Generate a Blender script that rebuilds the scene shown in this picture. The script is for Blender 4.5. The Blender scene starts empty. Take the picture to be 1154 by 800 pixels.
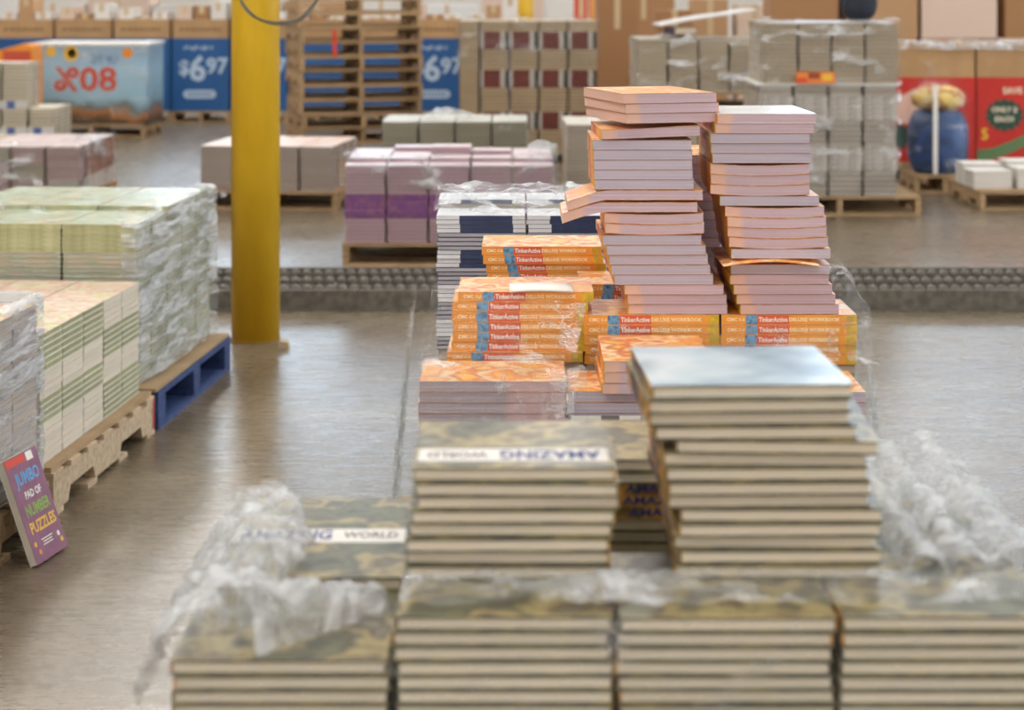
import bpy, math, random
from mathutils import Vector, Matrix, noise
SC = bpy.context.scene
COL = SC.collection
RNG = random.Random(7)
F, CX, HY, EYE = 2200.0, 577.0, -15.0, 1.65
def wx(x, Y): return (x - CX) * Y / F                # metres measured off the photograph
def wz(y, Y): return EYE - (y - HY) * Y / F
def S(r, g, b):
    f = lambda c: (c/255/12.92) if c/255 <= .04045 else ((c/255+.055)/1.055)**2.4
    return (f(r), f(g), f(b), 1.0)
ORD = ('zeroth first second third fourth fifth sixth seventh eighth ninth tenth eleventh twelfth thirteenth fourteenth '
       'fifteenth sixteenth seventeenth eighteenth nineteenth twentieth').split()
ORD += ['twenty-' + ORD[i] for i in range(1, 10)] + ['thirtieth'] + ['thirty-' + ORD[i] for i in range(1, 10)] + ['fortieth']
def from_top(k): return 'topmost' if k == 1 else ORD[k] + ' from the top'

# ---------------------------------------------------------------- materials
def new_mat(name):
    m = bpy.data.materials.new(name); m.use_nodes = True
    nt = m.node_tree
    return m, nt, nt.nodes['Principled BSDF']
def N(nt, t, **kw):
    n = nt.nodes.new(t)
    for k, v in kw.items():
        if k in n.inputs: n.inputs[k].default_value = v
        else: setattr(n, k, v)
    return n
def coords(nt, scale=(1, 1, 1), rot=(0, 0, 0)):
    tc = N(nt, 'ShaderNodeTexCoord'); mp = N(nt, 'ShaderNodeMapping')
    mp.inputs['Scale'].default_value = scale; mp.inputs['Rotation'].default_value = rot
    nt.links.new(tc.outputs['Object'], mp.inputs['Vector'])
    return mp.outputs['Vector']
def ramp(nt, fac, stops, interp='LINEAR'):
    r = N(nt, 'ShaderNodeValToRGB'); cr = r.color_ramp; cr.interpolation = interp
    while len(cr.elements) < len(stops): cr.elements.new(.5)
    for e, (p, c) in zip(cr.elements, stops): e.position = p; e.color = c
    nt.links.new(fac, r.inputs['Fac'])
    return r.outputs['Color']
def mat(name, col, rough=.6, col2=None, scale=(1, 1, 1), ns=6, rand=0.0, bump=0.0, metal=0.0, spec=.5, lo=.35, hi=.65, detail=4):
    m, nt, b = new_mat(name)
    b.inputs['Roughness'].default_value = rough; b.inputs['Metallic'].default_value = metal
    b.inputs['Specular IOR Level'].default_value = spec
    if col2 is None and not rand and not bump:
        b.inputs['Base Color'].default_value = col; return m
    v = coords(nt, scale)
    nz = N(nt, 'ShaderNodeTexNoise', Scale=ns, Detail=detail); nt.links.new(v, nz.inputs['Vector'])
    c = ramp(nt, nz.outputs['Fac'], [(lo, col), (hi, col2 or col)])
    if rand:
        oi = N(nt, 'ShaderNodeObjectInfo'); mr = N(nt, 'ShaderNodeMapRange')
        mr.inputs['To Min'].default_value = 1 - rand; mr.inputs['To Max'].default_value = 1 + rand
        nt.links.new(oi.outputs['Random'], mr.inputs['Value'])
        hs = N(nt, 'ShaderNodeHueSaturation'); nt.links.new(mr.outputs['Result'], hs.inputs['Value']); nt.links.new(c, hs.inputs['Color'])
        c = hs.outputs['Color']
    nt.links.new(c, b.inputs['Base Color'])
    if bump:
        bp = N(nt, 'ShaderNodeBump', Strength=bump, Distance=.004); nt.links.new(nz.outputs['Fac'], bp.inputs['Height']); nt.links.new(bp.outputs['Normal'], b.inputs['Normal'])
    return m
def pages(name, c1, c2, rand=.05, zone=None, freq=900):
    """page edges: fine sheet lines, and where zone is given printed colour bleeding to one end"""
    m, nt, b = new_mat(name); b.inputs['Roughness'].default_value = .85; b.inputs['Specular IOR Level'].default_value = .2
    v = coords(nt, (2, 2, freq)); nz = N(nt, 'ShaderNodeTexNoise', Scale=1.0, Detail=3); nt.links.new(v, nz.inputs['Vector'])
    c = ramp(nt, nz.outputs['Fac'], [(.33, c1), (.67, c2)])
    if zone:
        axis, edge, zc, sign = zone
        tc = N(nt, 'ShaderNodeTexCoord'); sx = N(nt, 'ShaderNodeSeparateXYZ'); nt.links.new(tc.outputs['Object'], sx.inputs[0])
        mr = N(nt, 'ShaderNodeMapRange'); mr.inputs['From Min'].default_value = edge - .006*sign; mr.inputs['From Max'].default_value = edge + .006*sign
        nt.links.new(sx.outputs[axis], mr.inputs['Value'])
        mx = N(nt, 'ShaderNodeMix', data_type='RGBA'); nt.links.new(mr.outputs['Result'], mx.inputs['Factor'])
        nt.links.new(c, mx.inputs[6]); mx.inputs[7].default_value = zc; c = mx.outputs[2]
    oi = N(nt, 'ShaderNodeObjectInfo'); mr = N(nt, 'ShaderNodeMapRange')
    mr.inputs['To Min'].default_value = 1 - rand; mr.inputs['To Max'].default_value = 1 + rand
    nt.links.new(oi.outputs['Random'], mr.inputs['Value'])
    hs = N(nt, 'ShaderNodeHueSaturation'); nt.links.new(mr.outputs['Result'], hs.inputs['Value']); nt.links.new(c, hs.inputs['Color'])
    nt.links.new(hs.outputs['Color'], b.inputs['Base Color'])
    return m
def art(name, cols, ns=9, rough=.4, spec=.5, interp='LINEAR', scale=(1, 1, 1)):
    m, nt, b = new_mat(name); b.inputs['Roughness'].default_value = rough; b.inputs['Specular IOR Level'].default_value = spec
    tc = N(nt, 'ShaderNodeTexCoord'); oi = N(nt, 'ShaderNodeObjectInfo')
    mp = N(nt, 'ShaderNodeMapping'); mp.inputs['Scale'].default_value = scale; nt.links.new(tc.outputs['Object'], mp.inputs['Vector'])
    ml = N(nt, 'ShaderNodeMath', operation='MULTIPLY'); ml.inputs[1].default_value = 7.0; nt.links.new(oi.outputs['Random'], ml.inputs[0])
    cb = N(nt, 'ShaderNodeCombineXYZ'); nt.links.new(ml.outputs[0], cb.inputs['Z']); nt.links.new(cb.outputs[0], mp.inputs['Location'])
    nz = N(nt, 'ShaderNodeTexNoise', Scale=ns, Detail=3); nt.links.new(mp.outputs['Vector'], nz.inputs['Vector'])
    k = len(cols); c = ramp(nt, nz.outputs['Fac'], [(.3 + .4*i/max(1, k-1), q) for i, q in enumerate(cols)], interp)
    nt.links.new(c, b.inputs['Base Color'])
    return m
def film_mat(name, base=.12, gain=.6, scale=(6, 6, 6), rot=(0, 0, 0), bump=.6, rough=.16, milky=.35, lo=.48, hi=.7, tint=(.93, .96, 1, 1)):
    """clear stretch wrap: see-through, cloudy for its layers and for painted highlights, glossy in its creases"""
    m, nt, b = new_mat(name); nt.nodes.remove(b); out = nt.nodes['Material Output']
    v = coords(nt, scale, rot)
    nz = N(nt, 'ShaderNodeTexNoise', Scale=1.0, Detail=6, Roughness=.6, Distortion=.6); nt.links.new(v, nz.inputs['Vector'])
    mr = N(nt, 'ShaderNodeMapRange'); nt.links.new(nz.outputs['Fac'], mr.inputs['Value'])
    for k, q in (('From Min', lo), ('From Max', hi), ('To Min', base), ('To Max', base + gain)): mr.inputs[k].default_value = q
    nz2 = N(nt, 'ShaderNodeTexNoise', Scale=3.1, Detail=5, Roughness=.65); nt.links.new(v, nz2.inputs['Vector'])
    bp = N(nt, 'ShaderNodeBump', Strength=bump, Distance=.02); nt.links.new(nz2.outputs['Fac'], bp.inputs['Height'])
    tr = N(nt, 'ShaderNodeBsdfTransparent', Color=(.97, .98, .98, 1)); gl = N(nt, 'ShaderNodeBsdfGlossy', Color=tint, Roughness=rough)
    nt.links.new(bp.outputs['Normal'], gl.inputs['Normal'])
    df = N(nt, 'ShaderNodeBsdfDiffuse', Color=(.86, .88, .9, 1)); tl = N(nt, 'ShaderNodeBsdfTranslucent', Color=(.86, .88, .9, 1))
    nt.links.new(bp.outputs['Normal'], df.inputs['Normal'])
    m0 = N(nt, 'ShaderNodeMixShader', Fac=.5); nt.links.new(df.outputs[0], m0.inputs[1]); nt.links.new(tl.outputs[0], m0.inputs[2])
    m1 = N(nt, 'ShaderNodeMixShader', Fac=milky); nt.links.new(gl.outputs[0], m1.inputs[1]); nt.links.new(m0.outputs[0], m1.inputs[2])
    m2 = N(nt, 'ShaderNodeMixShader'); nt.links.new(mr.outputs['Result'], m2.inputs['Fac']); nt.links.new(tr.outputs[0], m2.inputs[1]); nt.links.new(m1.outputs[0], m2.inputs[2])
    nt.links.new(m2.outputs[0], out.inputs['Surface'])
    return m

# ---------------------------------------------------------------- meshes
class MB:
    def __init__(s): s.v, s.f, s.i, s.m = [], [], [], []
    def mi(s, m):
        if m not in s.m: s.m.append(m)
        return s.m.index(m)
    def poly(s, pts, m):
        b = len(s.v); s.v += [tuple(p) for p in pts]; s.f.append(tuple(range(b, b + len(pts)))); s.i.append(s.mi(m)); return s
    def box(s, x0, x1, y0, y1, z0, z1, m, M=None, mats=None):
        b = len(s.v); p = [(x, y, z) for z in (z0, z1) for y in (y0, y1) for x in (x0, x1)]
        if M is not None: p = [tuple(M @ Vector(q)) for q in p]
        s.v += p
        for k, q in enumerate(((0, 2, 3, 1), (4, 5, 7, 6), (0, 1, 5, 4), (2, 6, 7, 3), (0, 4, 6, 2), (1, 3, 7, 5))):  # bottom top front back left right
            s.f.append(tuple(b + j for j in q)); s.i.append(s.mi((mats or {}).get(k, m)))
        return s
    def slab(s, x0, x1, y0, y1, z0, z1, m, nx=8, bend=None):
        b = len(s.v); bend = bend or (lambda x, y: 0)
        for i in range(nx + 1):
            x = x0 + (x1 - x0)*i/nx
            for y in (y0, y1):
                for z in (z0, z1): s.v.append((x, y, z + bend(x, y)))
        k = s.mi(m)
        for i in range(nx):
            a = b + 4*i; c = a + 4
            for q in ((a, c, c+1, a+1), (a+2, a+3, c+3, c+2), (a, a+2, c+2, c), (a+1, c+1, c+3, a+3)): s.f.append(q); s.i.append(k)
        s.f.append((b, b+1, b+3, b+2)); s.i.append(k); e = b + 4*nx; s.f.append((e, e+2, e+3, e+1)); s.i.append(k)
        return s
    def prism(s, poly, y0, y1, m, axis='y'):
        """extrude a polygon given in (a, z) along y (or along x)"""
        n = len(poly); b = len(s.v); k = s.mi(m)
        for y in (y0, y1):
            for a, z in poly: s.v.append((a, y, z) if axis == 'y' else (y, a, z))
        s.f.append(tuple(range(b, b + n))); s.i.append(k); s.f.append(tuple(range(b + 2*n - 1, b + n - 1, -1))); s.i.append(k)
        for j in range(n):
            q = (j + 1) % n; s.f.append((b + q, b + j, b + n + j, b + n + q)); s.i.append(k)
        return s
    def lathe(s, prof, m, n=24, c=(0, 0, 0), axis='z'):
        b = len(s.v); k = s.mi(m)
        for r, h in prof:
            for j in range(n):
                a = 2*math.pi*j/n; p = (r*math.cos(a), r*math.sin(a), h)
                if axis == 'y': p = (p[0], p[2], p[1])
                s.v.append((p[0] + c[0], p[1] + c[1], p[2] + c[2]))
        for i in range(len(prof) - 1):
            for j in range(n):
                q = (j + 1) % n; s.f.append((b + i*n + j, b + i*n + q, b + (i+1)*n + q, b + (i+1)*n + j)); s.i.append(k)
        s.f.append(tuple(b + j for j in range(n))[::-1]); s.i.append(k)
        s.f.append(tuple(b + (len(prof)-1)*n + j for j in range(n))); s.i.append(k)
        return s
    def tube(s, pts, r, m, n=8, closed=False):
        pts = [Vector(p) for p in pts]; b = len(s.v); k = s.mi(m); L = len(pts)
        for i, p in enumerate(pts):
            t = (pts[(i+1) % L if closed else min(i+1, L-1)] - pts[(i-1) if closed else max(i-1, 0)]).normalized()
            u = t.cross(Vector((.13, .97, .2))).normalized(); w = t.cross(u)
            for j in range(n):
                a = 2*math.pi*j/n; s.v.append(tuple(p + (u*math.cos(a) + w*math.sin(a))*r))
        for i in range(L if closed else L - 1):
            for j in range(n):
                q = (j+1) % n; i2 = (i+1) % L
                s.f.append((b + i*n + j, b + i*n + q, b + i2*n + q, b + i2*n + j)); s.i.append(k)
        return s
    def add(s, vs, fs, m, M):
        b = len(s.v); k = s.mi(m); s.v += [tuple(M @ Vector(p)) for p in vs]
        for q in fs: s.f.append(tuple(b + j for j in q)); s.i.append(k)
        return s
    def mesh(s, name, smooth=False):
        me = bpy.data.meshes.new(name); me.from_pydata(s.v, [], s.f)
        for m in s.m: me.materials.append(m)
        me.polygons.foreach_set('material_index', s.i)
        if smooth: me.polygons.foreach_set('use_smooth', [True]*len(s.f))
        me.update(); return me
_tx = {}
def text_geo(body, size):
    key = (body, size)
    if key not in _tx:
        cu = bpy.data.curves.new('lettering', 'FONT'); cu.body = body; cu.size = size; cu.align_x = 'CENTER'; cu.align_y = 'CENTER'; cu.resolution_u = 2; cu.offset = size*.028
        o = bpy.data.objects.new('lettering', cu); COL.objects.link(o)
        me = bpy.data.meshes.new_from_object(o.evaluated_get(bpy.context.evaluated_depsgraph_get()))
        _tx[key] = ([tuple(v.co) for v in me.vertices], [tuple(p.vertices) for p in me.polygons])
        bpy.data.objects.remove(o); bpy.data.curves.remove(cu); bpy.data.meshes.remove(me)
    return _tx[key]
def axes(origin, ex, ey, ez): return Matrix(((ex[0], ey[0], ez[0], origin[0]), (ex[1], ey[1], ez[1], origin[1]), (ex[2], ey[2], ez[2], origin[2]), (0, 0, 0, 1)))
def lettering(mb, body, size, origin, ex, ey, m, fit=None):
    vs, fs = text_geo(body, size)
    ex, ey = Vector(ex), Vector(ey); ez = ex.cross(ey)
    if fit:
        w = max(v[0] for v in vs) - min(v[0] for v in vs); ex = ex*(fit/w)
    return mb.add(vs, fs, m, axes(origin, ex, ey, ez))

# ---------------------------------------------------------------- objects
def link(name, data, parent=None, loc=(0, 0, 0), rot=(0, 0, 0)):
    o = bpy.data.objects.new(name, data); COL.objects.link(o); o.location = loc; o.rotation_euler = rot
    if parent is not None: o.parent = parent
    return o
def tag(o, label, cat, group=None, kind=None):
    if label: o['label'] = label
    if cat: o['category'] = cat
    if group: o['group'] = group
    if kind: o['kind'] = kind
    return o
def make(proto, loc, rot=(0, 0, 0), label=None, group=None, name=None):
    """one thing: its Empty (or its one mesh), its parts and their sub-parts, sharing mesh data with its kind"""
    n = name or proto['name']
    if 'mesh' in proto: o = link(n, proto['mesh'], None, loc, rot)
    else:
        o = link(n, None, None, loc, rot)
        for p in proto['parts']:
            q = link(p[0], p[1], o, p[3] if len(p) > 3 else (0, 0, 0))
            if len(p) > 4 and p[4]: q['label'] = p[4]
            for sname, sm in (p[2] if len(p) > 2 and p[2] else []): link(sname, sm, q)
    return tag(o, label or proto.get('label'), proto['cat'], group)
def struct(name, mb, label=None, cat=None):
    o = link(name, mb.mesh(name)); o['kind'] = 'structure'
    if label: o['label'] = label
    if cat: o['category'] = cat
    return o

def book(name, w, h, t, cover, pg, spine=None, b=.002, o=.002, split=True, nx=1, bend=None, spine_segs=None, extra=None, cover_extra=None, edge=None, split_spine=None):
    """w spine to fore-edge (x, spine at -x), h along the spine (y), t thick, base at z = 0; a cover wrapped round a page block"""
    spine = spine or cover
    c = MB(); p = c if not split else MB()
    if nx > 1:
        c.slab(-w/2, w/2, -h/2, h/2, t - b, t, cover, nx, bend); c.slab(-w/2, w/2, -h/2, h/2, 0, b, cover, nx, bend)
        c.slab(-w/2, -w/2 + b, -h/2, h/2, b, t - b, spine, 1, bend)
        p.slab(-w/2 + b, w/2 - o, -h/2 + o, h/2 - o, b + .0001, t - b - .0001, pg, nx, bend)
    else:
        sm = {4: spine}
        if edge: sm.update({2: edge, 3: edge, 5: edge})
        c.box(-w/2, w/2, -h/2, h/2, t - b, t, cover, mats=sm); c.box(-w/2, w/2, -h/2, h/2, 0, b, cover, mats=sm)
        if spine_segs:
            y1 = h/2; e = .0003
            for fr, m in spine_segs:
                y0 = y1 - fr*h; c.box(-w/2 - e, -w/2 + b, y0, y1, .05*t, .95*t, m); y1 = y0
        elif split_spine:
            fr_, m2 = split_spine; c.box(-w/2 - .0002, -w/2 + b, -h/2, h/2, 0, t*fr_, m2); c.box(-w/2 - .0002, -w/2 + b, -h/2, h/2, t*fr_, t, spine)
        else: c.box(-w/2, -w/2 + b, -h/2, h/2, b, t - b, spine)
        p.box(-w/2 + b, w/2 - o, -h/2 + o, h/2 - o, b + .0001, t - b - .0001, pg)
    d = dict(name=name, cat='book', t=t, w=w, h=h)
    if not split: d['mesh'] = c.mesh(name); return d
    d['parts'] = [('cover', c.mesh('cover'), cover_extra), ('page_block', p.mesh('page_block'))] + (extra or [])
    return d

def frame(ox, oy, yaw):
    a = math.radians(yaw); c, s = math.cos(a), math.sin(a)
    return lambda x, y: (ox + x*c - y*s, oy + x*s + y*c)
SPINE, FORE, TAIL, HEAD, = 90, -90, 0, 180           # which edge of a book faces the near side of the pile

def pile(ox, oy, yaw, z0, cw, rd, t, n_of, pick, vis, label, group, core_mat, jit=.004, core_name='packed_book_layers'):
    """a pallet load: every book the photograph shows is a thing of its own; the unseen inside is one block of layers"""
    fr = frame(ox, oy, yaw); core = MB(); any_core = False
    xs = [sum(cw[:i]) + cw[i]/2 for i in range(len(cw))]; ys = [sum(rd[:i]) + rd[i]/2 for i in range(len(rd))]
    for c in range(len(cw)):
        for r in range(len(rd)):
            n = n_of(c, r); low = n
            for l in range(n):
                if not vis(c, r, l, n): continue
                low = min(low, l); pr, rot = pick(c, r, l, n)
                px, py = fr(xs[c] + RNG.uniform(-jit, jit), ys[r] + RNG.uniform(-jit, jit))
                make(pr, (px, py, z0 + l*t), (0, 0, math.radians(yaw + rot + RNG.uniform(-.4, .4))), label(c, r, l, n), group)
            if low > 0:
                any_core = True; e = .006
                a = math.radians(yaw); M = Matrix.Translation((ox, oy, 0)) @ Matrix.Rotation(a, 4, 'Z')
                core.box(xs[c] - cw[c]/2 + e, xs[c] + cw[c]/2 - e, ys[r] - rd[r]/2 + e, ys[r] + rd[r]/2 - e, z0, z0 + low*t - .0004, core_mat, M)
    if any_core:
        o = link(core_name, core.mesh(core_name)); tag(o, None, 'books', None, 'stuff'); o['label'] = 'inner layers of the ' + group
    return fr

def film(name, label, fn, nu, nv, m, amp=.01, freq=9.0, seed=0, group=None):
    """a sheet of stretch wrap over fn(u, v), creased outwards"""
    P = [[Vector(fn(i/nu, j/nv)) for j in range(nv + 1)] for i in range(nu + 1)]
    mb = MB(); k = mb.mi(m); off = Vector((seed*3.1, seed*1.7, seed*.9))
    for i in range(nu + 1):
        for j in range(nv + 1):
            du = P[min(i+1, nu)][j] - P[max(i-1, 0)][j]; dv = P[i][min(j+1, nv)] - P[i][max(j-1, 0)]
            nn = du.cross(dv); nn = nn.normalized() if nn.length > 1e-9 else Vector((0, 0, 1))
            q = P[i][j]*freq + off
            d = abs(noise.noise(q)) + .5*abs(noise.noise(q*2.3)) + .25*abs(noise.noise(q*5.1))
            mb.v.append(tuple(P[i][j] + nn*amp*d*1.6))
    w = nv + 1
    for i in range(nu):
        for j in range(nv): mb.f.append((i*w + j, (i+1)*w + j, (i+1)*w + j + 1, i*w + j + 1)); mb.i.append(k)
    return tag(link(name, mb.mesh(name, True)), label, 'plastic wrap', group)
def wrap(label, pts, z0, z1, m, lip=.08, nu=60, nv=24, amp=.01, freq=9, seed=0, taper=0.0, rise=.012):
    """wrap round the sides of a load along the plan polyline pts (outside on the right-hand side of travel), folded over the top"""
    V = [Vector(p) for p in pts]; L = [0]
    for a, b in zip(V, V[1:]): L.append(L[-1] + (b - a).length)
    nr = []
    for i in range(len(V)):
        d = Vector((0, 0))
        for a, b in zip(V[max(0, i-1):i+1], V[max(0, i-1)+1:i+2]): t = (b - a).normalized(); d += Vector((t.y, -t.x))
        nr.append(d.normalized())
    def fn(u, v):
        s = u*L[-1]; i = max(k for k in range(len(V) - 1) if L[k] <= s + 1e-9); f = (s - L[i])/max(1e-9, L[i+1] - L[i])
        p = V[i].lerp(V[i+1], f); n = nr[i].lerp(nr[i+1], f)
        hz = z1 - z0; tot = hz + lip; d = v*tot
        if d <= hz: return (p.x - n.x*taper*d, p.y - n.y*taper*d, z0 + d)
        e = d - hz; p = p - n*(taper*hz + e)
        return (p.x, p.y, z1 + rise*min(1, e/.02))
    return film('stretch_wrap', label, fn, nu, nv, m, amp, freq, seed)
# ---------------------------------------------------------------- palette
WOOD = mat('pallet wood', S(188, 158, 120), .8, S(154, 124, 88), (2, 14, 14), 3, .16, .3)
WOODPALE = mat('pale pallet wood', S(208, 188, 160), .8, S(180, 156, 126), (2, 14, 14), 3, .12, .3)
BLUEWOOD = mat('blue painted wood', S(54, 80, 134), .7, S(36, 54, 100), (3, 10, 10), 3, .15, .3)
KRAFT = mat('kraft board', S(186, 150, 108), .8, S(172, 135, 94), (1, 1, 1), 5, .07)
KRAFTDK = mat('kraft board inside', S(120, 88, 58), .85)
SLIP = mat('kraft slip sheet', S(178, 152, 116), .7, S(160, 132, 98), (1, 1, 1), 4)
STEEL = mat('galvanised steel', S(165, 160, 150), .35, S(128, 122, 112), (4, 4, 4), 5, .1, metal=.7)
STEELDK = mat('dark steel', S(100, 96, 90), .5, metal=.5)
YELLOW = mat('yellow column paint', S(232, 188, 40), .45, S(214, 168, 28), (3, 3, .8), 2.2, bump=.05, detail=6)
WHITE = mat('white print', S(240, 238, 232), .5)
CREAMINK = mat('cream print', S(254, 236, 196), .5)
NAVYINK = mat('navy print', S(44, 60, 120), .5)
INKGREY = mat('grey print', S(120, 112, 110), .6)
REDINK = mat('red print', S(214, 66, 40), .5)
ORANGEINK = mat('orange print', S(240, 150, 44), .5)
GREENINK = mat('green print', S(140, 176, 70), .5)
SKYINK = mat('sky blue print', S(96, 160, 216), .5)
YELINK = mat('yellow print', S(238, 190, 60), .5)
NVG = mat('pale grey print', S(196, 192, 190), .5)
BLACKP = mat('black plastic', S(30, 30, 34), .5)
BIN_BLUE = mat('blue bin print', S(30, 88, 146), .45, S(25, 78, 134), (1, 1, 1), 2)
PALEBLUE = mat('pale blue print', S(176, 194, 214), .5)
FILM_CLEAR = film_mat('clear wrap', .05, .62, (11, 11, 11), bump=1.0, milky=.4, lo=.51, hi=.68, rough=.12)
FILM_MILK = film_mat('cloudy wrap', .12, .80, (11, 11, 11), bump=1.0, milky=.6, lo=.45, hi=.66, rough=.12)
FILM_FOLD = film_mat('folded wrap', .26, .70, (16, 16, 16), bump=1.0, milky=.6, lo=.42, hi=.62, rough=.12)
FILM_THIN = film_mat('thin tight wrap', .03, .30, (14, 14, 14), bump=1.0, milky=.3, lo=.56, hi=.72, rough=.1)
FILM_STREAK = film_mat('wrap with painted glare', .08, .88, (2.2, 2.6, 22), (.6, 0, 0), 1.0, .10, .75, .46, .58)  # milky white streaks painted in place of bright reflections
FILM_FAR = film_mat('wrap on far loads', .02, .5, (4, 4, 9), bump=.9, milky=.35, lo=.54, hi=.76, rough=.12)
FILM_GLINT = film_mat('far wrap with painted glints', .03, .80, (3.2, 3.2, 8), (0, .25, 0), bump=1.0, milky=.6, lo=.55, hi=.66, rough=.1)  # cloudy white patches painted in as highlights
INNER = pages('packed page edges', S(196, 182, 164), S(150, 138, 124), .02, freq=120)

# ---------------------------------------------------------------- the setting
m, nt, b = new_mat('polished concrete')
v = coords(nt, (.35, 1.3, 1)); n1 = N(nt, 'ShaderNodeTexNoise', Scale=1.6, Detail=8, Roughness=.62); nt.links.new(v, n1.inputs['Vector'])
c1 = ramp(nt, n1.outputs['Fac'], [(.3, S(100, 88, 71)), (.55, S(118, 105, 86)), (.75, S(134, 121, 101))])
v2 = coords(nt, (2.2, 9, 1)); n2 = N(nt, 'ShaderNodeTexNoise', Scale=3.0, Detail=8, Roughness=.7); nt.links.new(v2, n2.inputs['Vector'])
c2 = ramp(nt, n2.outputs['Fac'], [(.3, (.72, .72, .72, 1)), (.52, (1, 1, 1, 1))])
n3 = N(nt, 'ShaderNodeTexNoise', Scale=5.0, Detail=2); nt.links.new(coords(nt, (1, 2.6, 1)), n3.inputs['Vector'])
c3 = ramp(nt, n3.outputs['Fac'], [(.24, (.35, .33, .3, 1)), (.275, (1, 1, 1, 1))])
mx = N(nt, 'ShaderNodeMix', data_type='RGBA', blend_type='MULTIPLY'); mx.inputs['Factor'].default_value = .25; nt.links.new(c1, mx.inputs[6]); nt.links.new(c2, mx.inputs[7])
my = N(nt, 'ShaderNodeMix', data_type='RGBA', blend_type='MULTIPLY'); my.inputs['Factor'].default_value = .8; nt.links.new(mx.outputs[2], my.inputs[6]); nt.links.new(c3, my.inputs[7])
nt.links.new(my.outputs[2], b.inputs['Base Color'])
mr = N(nt, 'ShaderNodeMapRange'); nt.links.new(n2.outputs['Fac'], mr.inputs['Value']); mr.inputs['From Min'].default_value = .3; mr.inputs['From Max'].default_value = .7
mr.inputs['To Min'].default_value = .20; mr.inputs['To Max'].default_value = .36; nt.links.new(mr.outputs['Result'], b.inputs['Roughness'])
bp = N(nt, 'ShaderNodeBump', Strength=.05, Distance=.01); nt.links.new(n2.outputs['Fac'], bp.inputs['Height']); nt.links.new(bp.outputs['Normal'], b.inputs['Normal'])
b.inputs['Specular IOR Level'].default_value = .55
CONCRETE = m
WALLP = mat('warehouse wall paint', S(226, 220, 212), .8)
CEILP = mat('white ceiling deck', S(225, 224, 220), .8)
X0, X1, Y0, Y1, ZC = -15.0, 16.0, -9.0, 34.0, 8.0
struct('floor', MB().box(X0, X1, Y0, Y1, -.2, 0, CONCRETE))
struct('ceiling', MB().box(X0, X1, Y0, Y1, ZC, ZC + .2, CEILP))
struct('wall_back', MB().box(X0, X1, Y1, Y1 + .2, 0, ZC, WALLP))
struct('wall_front', MB().box(X0, X1, Y0 - .2, Y0, 0, ZC, WALLP))
struct('wall_left', MB().box(X0 - .2, X0, Y0, Y1, 0, ZC, WALLP))
struct('wall_right', MB().box(X1, X1 + .2, Y0, Y1, 0, ZC, WALLP))
def glow(name, col, s):
    m, nt, b = new_mat(name); nt.nodes.remove(b); e = N(nt, 'ShaderNodeEmission', Color=col, Strength=s)
    nt.links.new(e.outputs[0], nt.nodes['Material Output'].inputs['Surface']); return m
DAY = glow('daylight pane', (.64, .81, 1, 1), 5.0)
for i, (a, c, z0, z1) in enumerate(((4.6, 11.5, 2.6, 6.6), (-6.5, -1.5, 3.6, 6.6))):
    fr = MB(); fr.box(a - .1, c + .1, Y1 - .08, Y1 - .001, z0 - .1, z0, WALLP).box(a - .1, c + .1, Y1 - .08, Y1 - .001, z1, z1 + .1, WALLP)
    k = 5
    for j in range(k + 1):
        x = a + (c - a)*j/k; fr.box(x - .05, x + .05, Y1 - .08, Y1 - .001, z0, z1, WALLP)
    w = struct('window_%d' % (i + 1), fr)
    p = link('pane', MB().box(a, c, Y1 - .03, Y1 - .02, z0, z1, DAY).mesh('pane'), w)
b_ = MB(); a_, c_, z0_, z1_ = 3.0, 22.0, .9, 4.6
for j in range(7):
    y = a_ + (c_ - a_)*j/6; b_.box(X1 - .08, X1 - .001, y - .06, y + .06, z0_, z1_, WALLP)
b_.box(X1 - .08, X1 - .001, a_ - .1, c_ + .1, z0_ - .1, z0_, WALLP).box(X1 - .08, X1 - .001, a_ - .1, c_ + .1, z1_, z1_ + .1, WALLP)
w = struct('window_3', b_); link('pane', MB().box(X1 - .03, X1 - .02, a_, c_, z0_, z1_, glow('bright daylight pane', (.80, .90, 1, 1), 6.0)).mesh('pane'), w)
b_ = MB(); a_, c_, z0_, z1_ = -8.0, 8.0, .9, 4.4  # added fill light behind the camera, brightens faces turned to it
for j in range(7):
    x = a_ + (c_ - a_)*j/6; b_.box(x - .06, x + .06, Y0 + .001, Y0 + .08, z0_, z1_, WALLP)
b_.box(a_ - .1, c_ + .1, Y0 + .001, Y0 + .08, z0_ - .1, z0_, WALLP).box(a_ - .1, c_ + .1, Y0 + .001, Y0 + .08, z1_, z1_ + .1, WALLP)
w = struct('window_4', b_); link('pane', MB().box(a_, c_, Y0 + .02, Y0 + .03, z0_, z1_, glow('added fill pane', (1, .95, .9, 1), 3.0)).mesh('pane'), w)
LAMP = glow('lamp diffuser', (1, .98, .95, 1), 9.5); LAMPB = glow('bright lamp diffuser', (1, .98, .95, 1), 21)
lamp_i = 0
for lx in (-9.0, -4.2, .6, 5.4, 10.2):
    for ly in (-5, 3, 11, 19, 27):
        lamp_i += 1
        o = link('ceiling_light', None, None, (lx, ly, ZC - .14))
        tag(o, 'long white strip lamp under the ceiling deck', 'lamp', 'ceiling strip lamps'); o['kind'] = 'structure'
        link('housing', MB().box(-.45, .45, -2.6, 2.6, .02, .138, CEILP).mesh('housing'), o)
        link('diffuser', MB().box(-.40, .40, -2.55, 2.55, 0, .0195, LAMPB if lx == -4.2 else LAMP).mesh('diffuser'), o)

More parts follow.
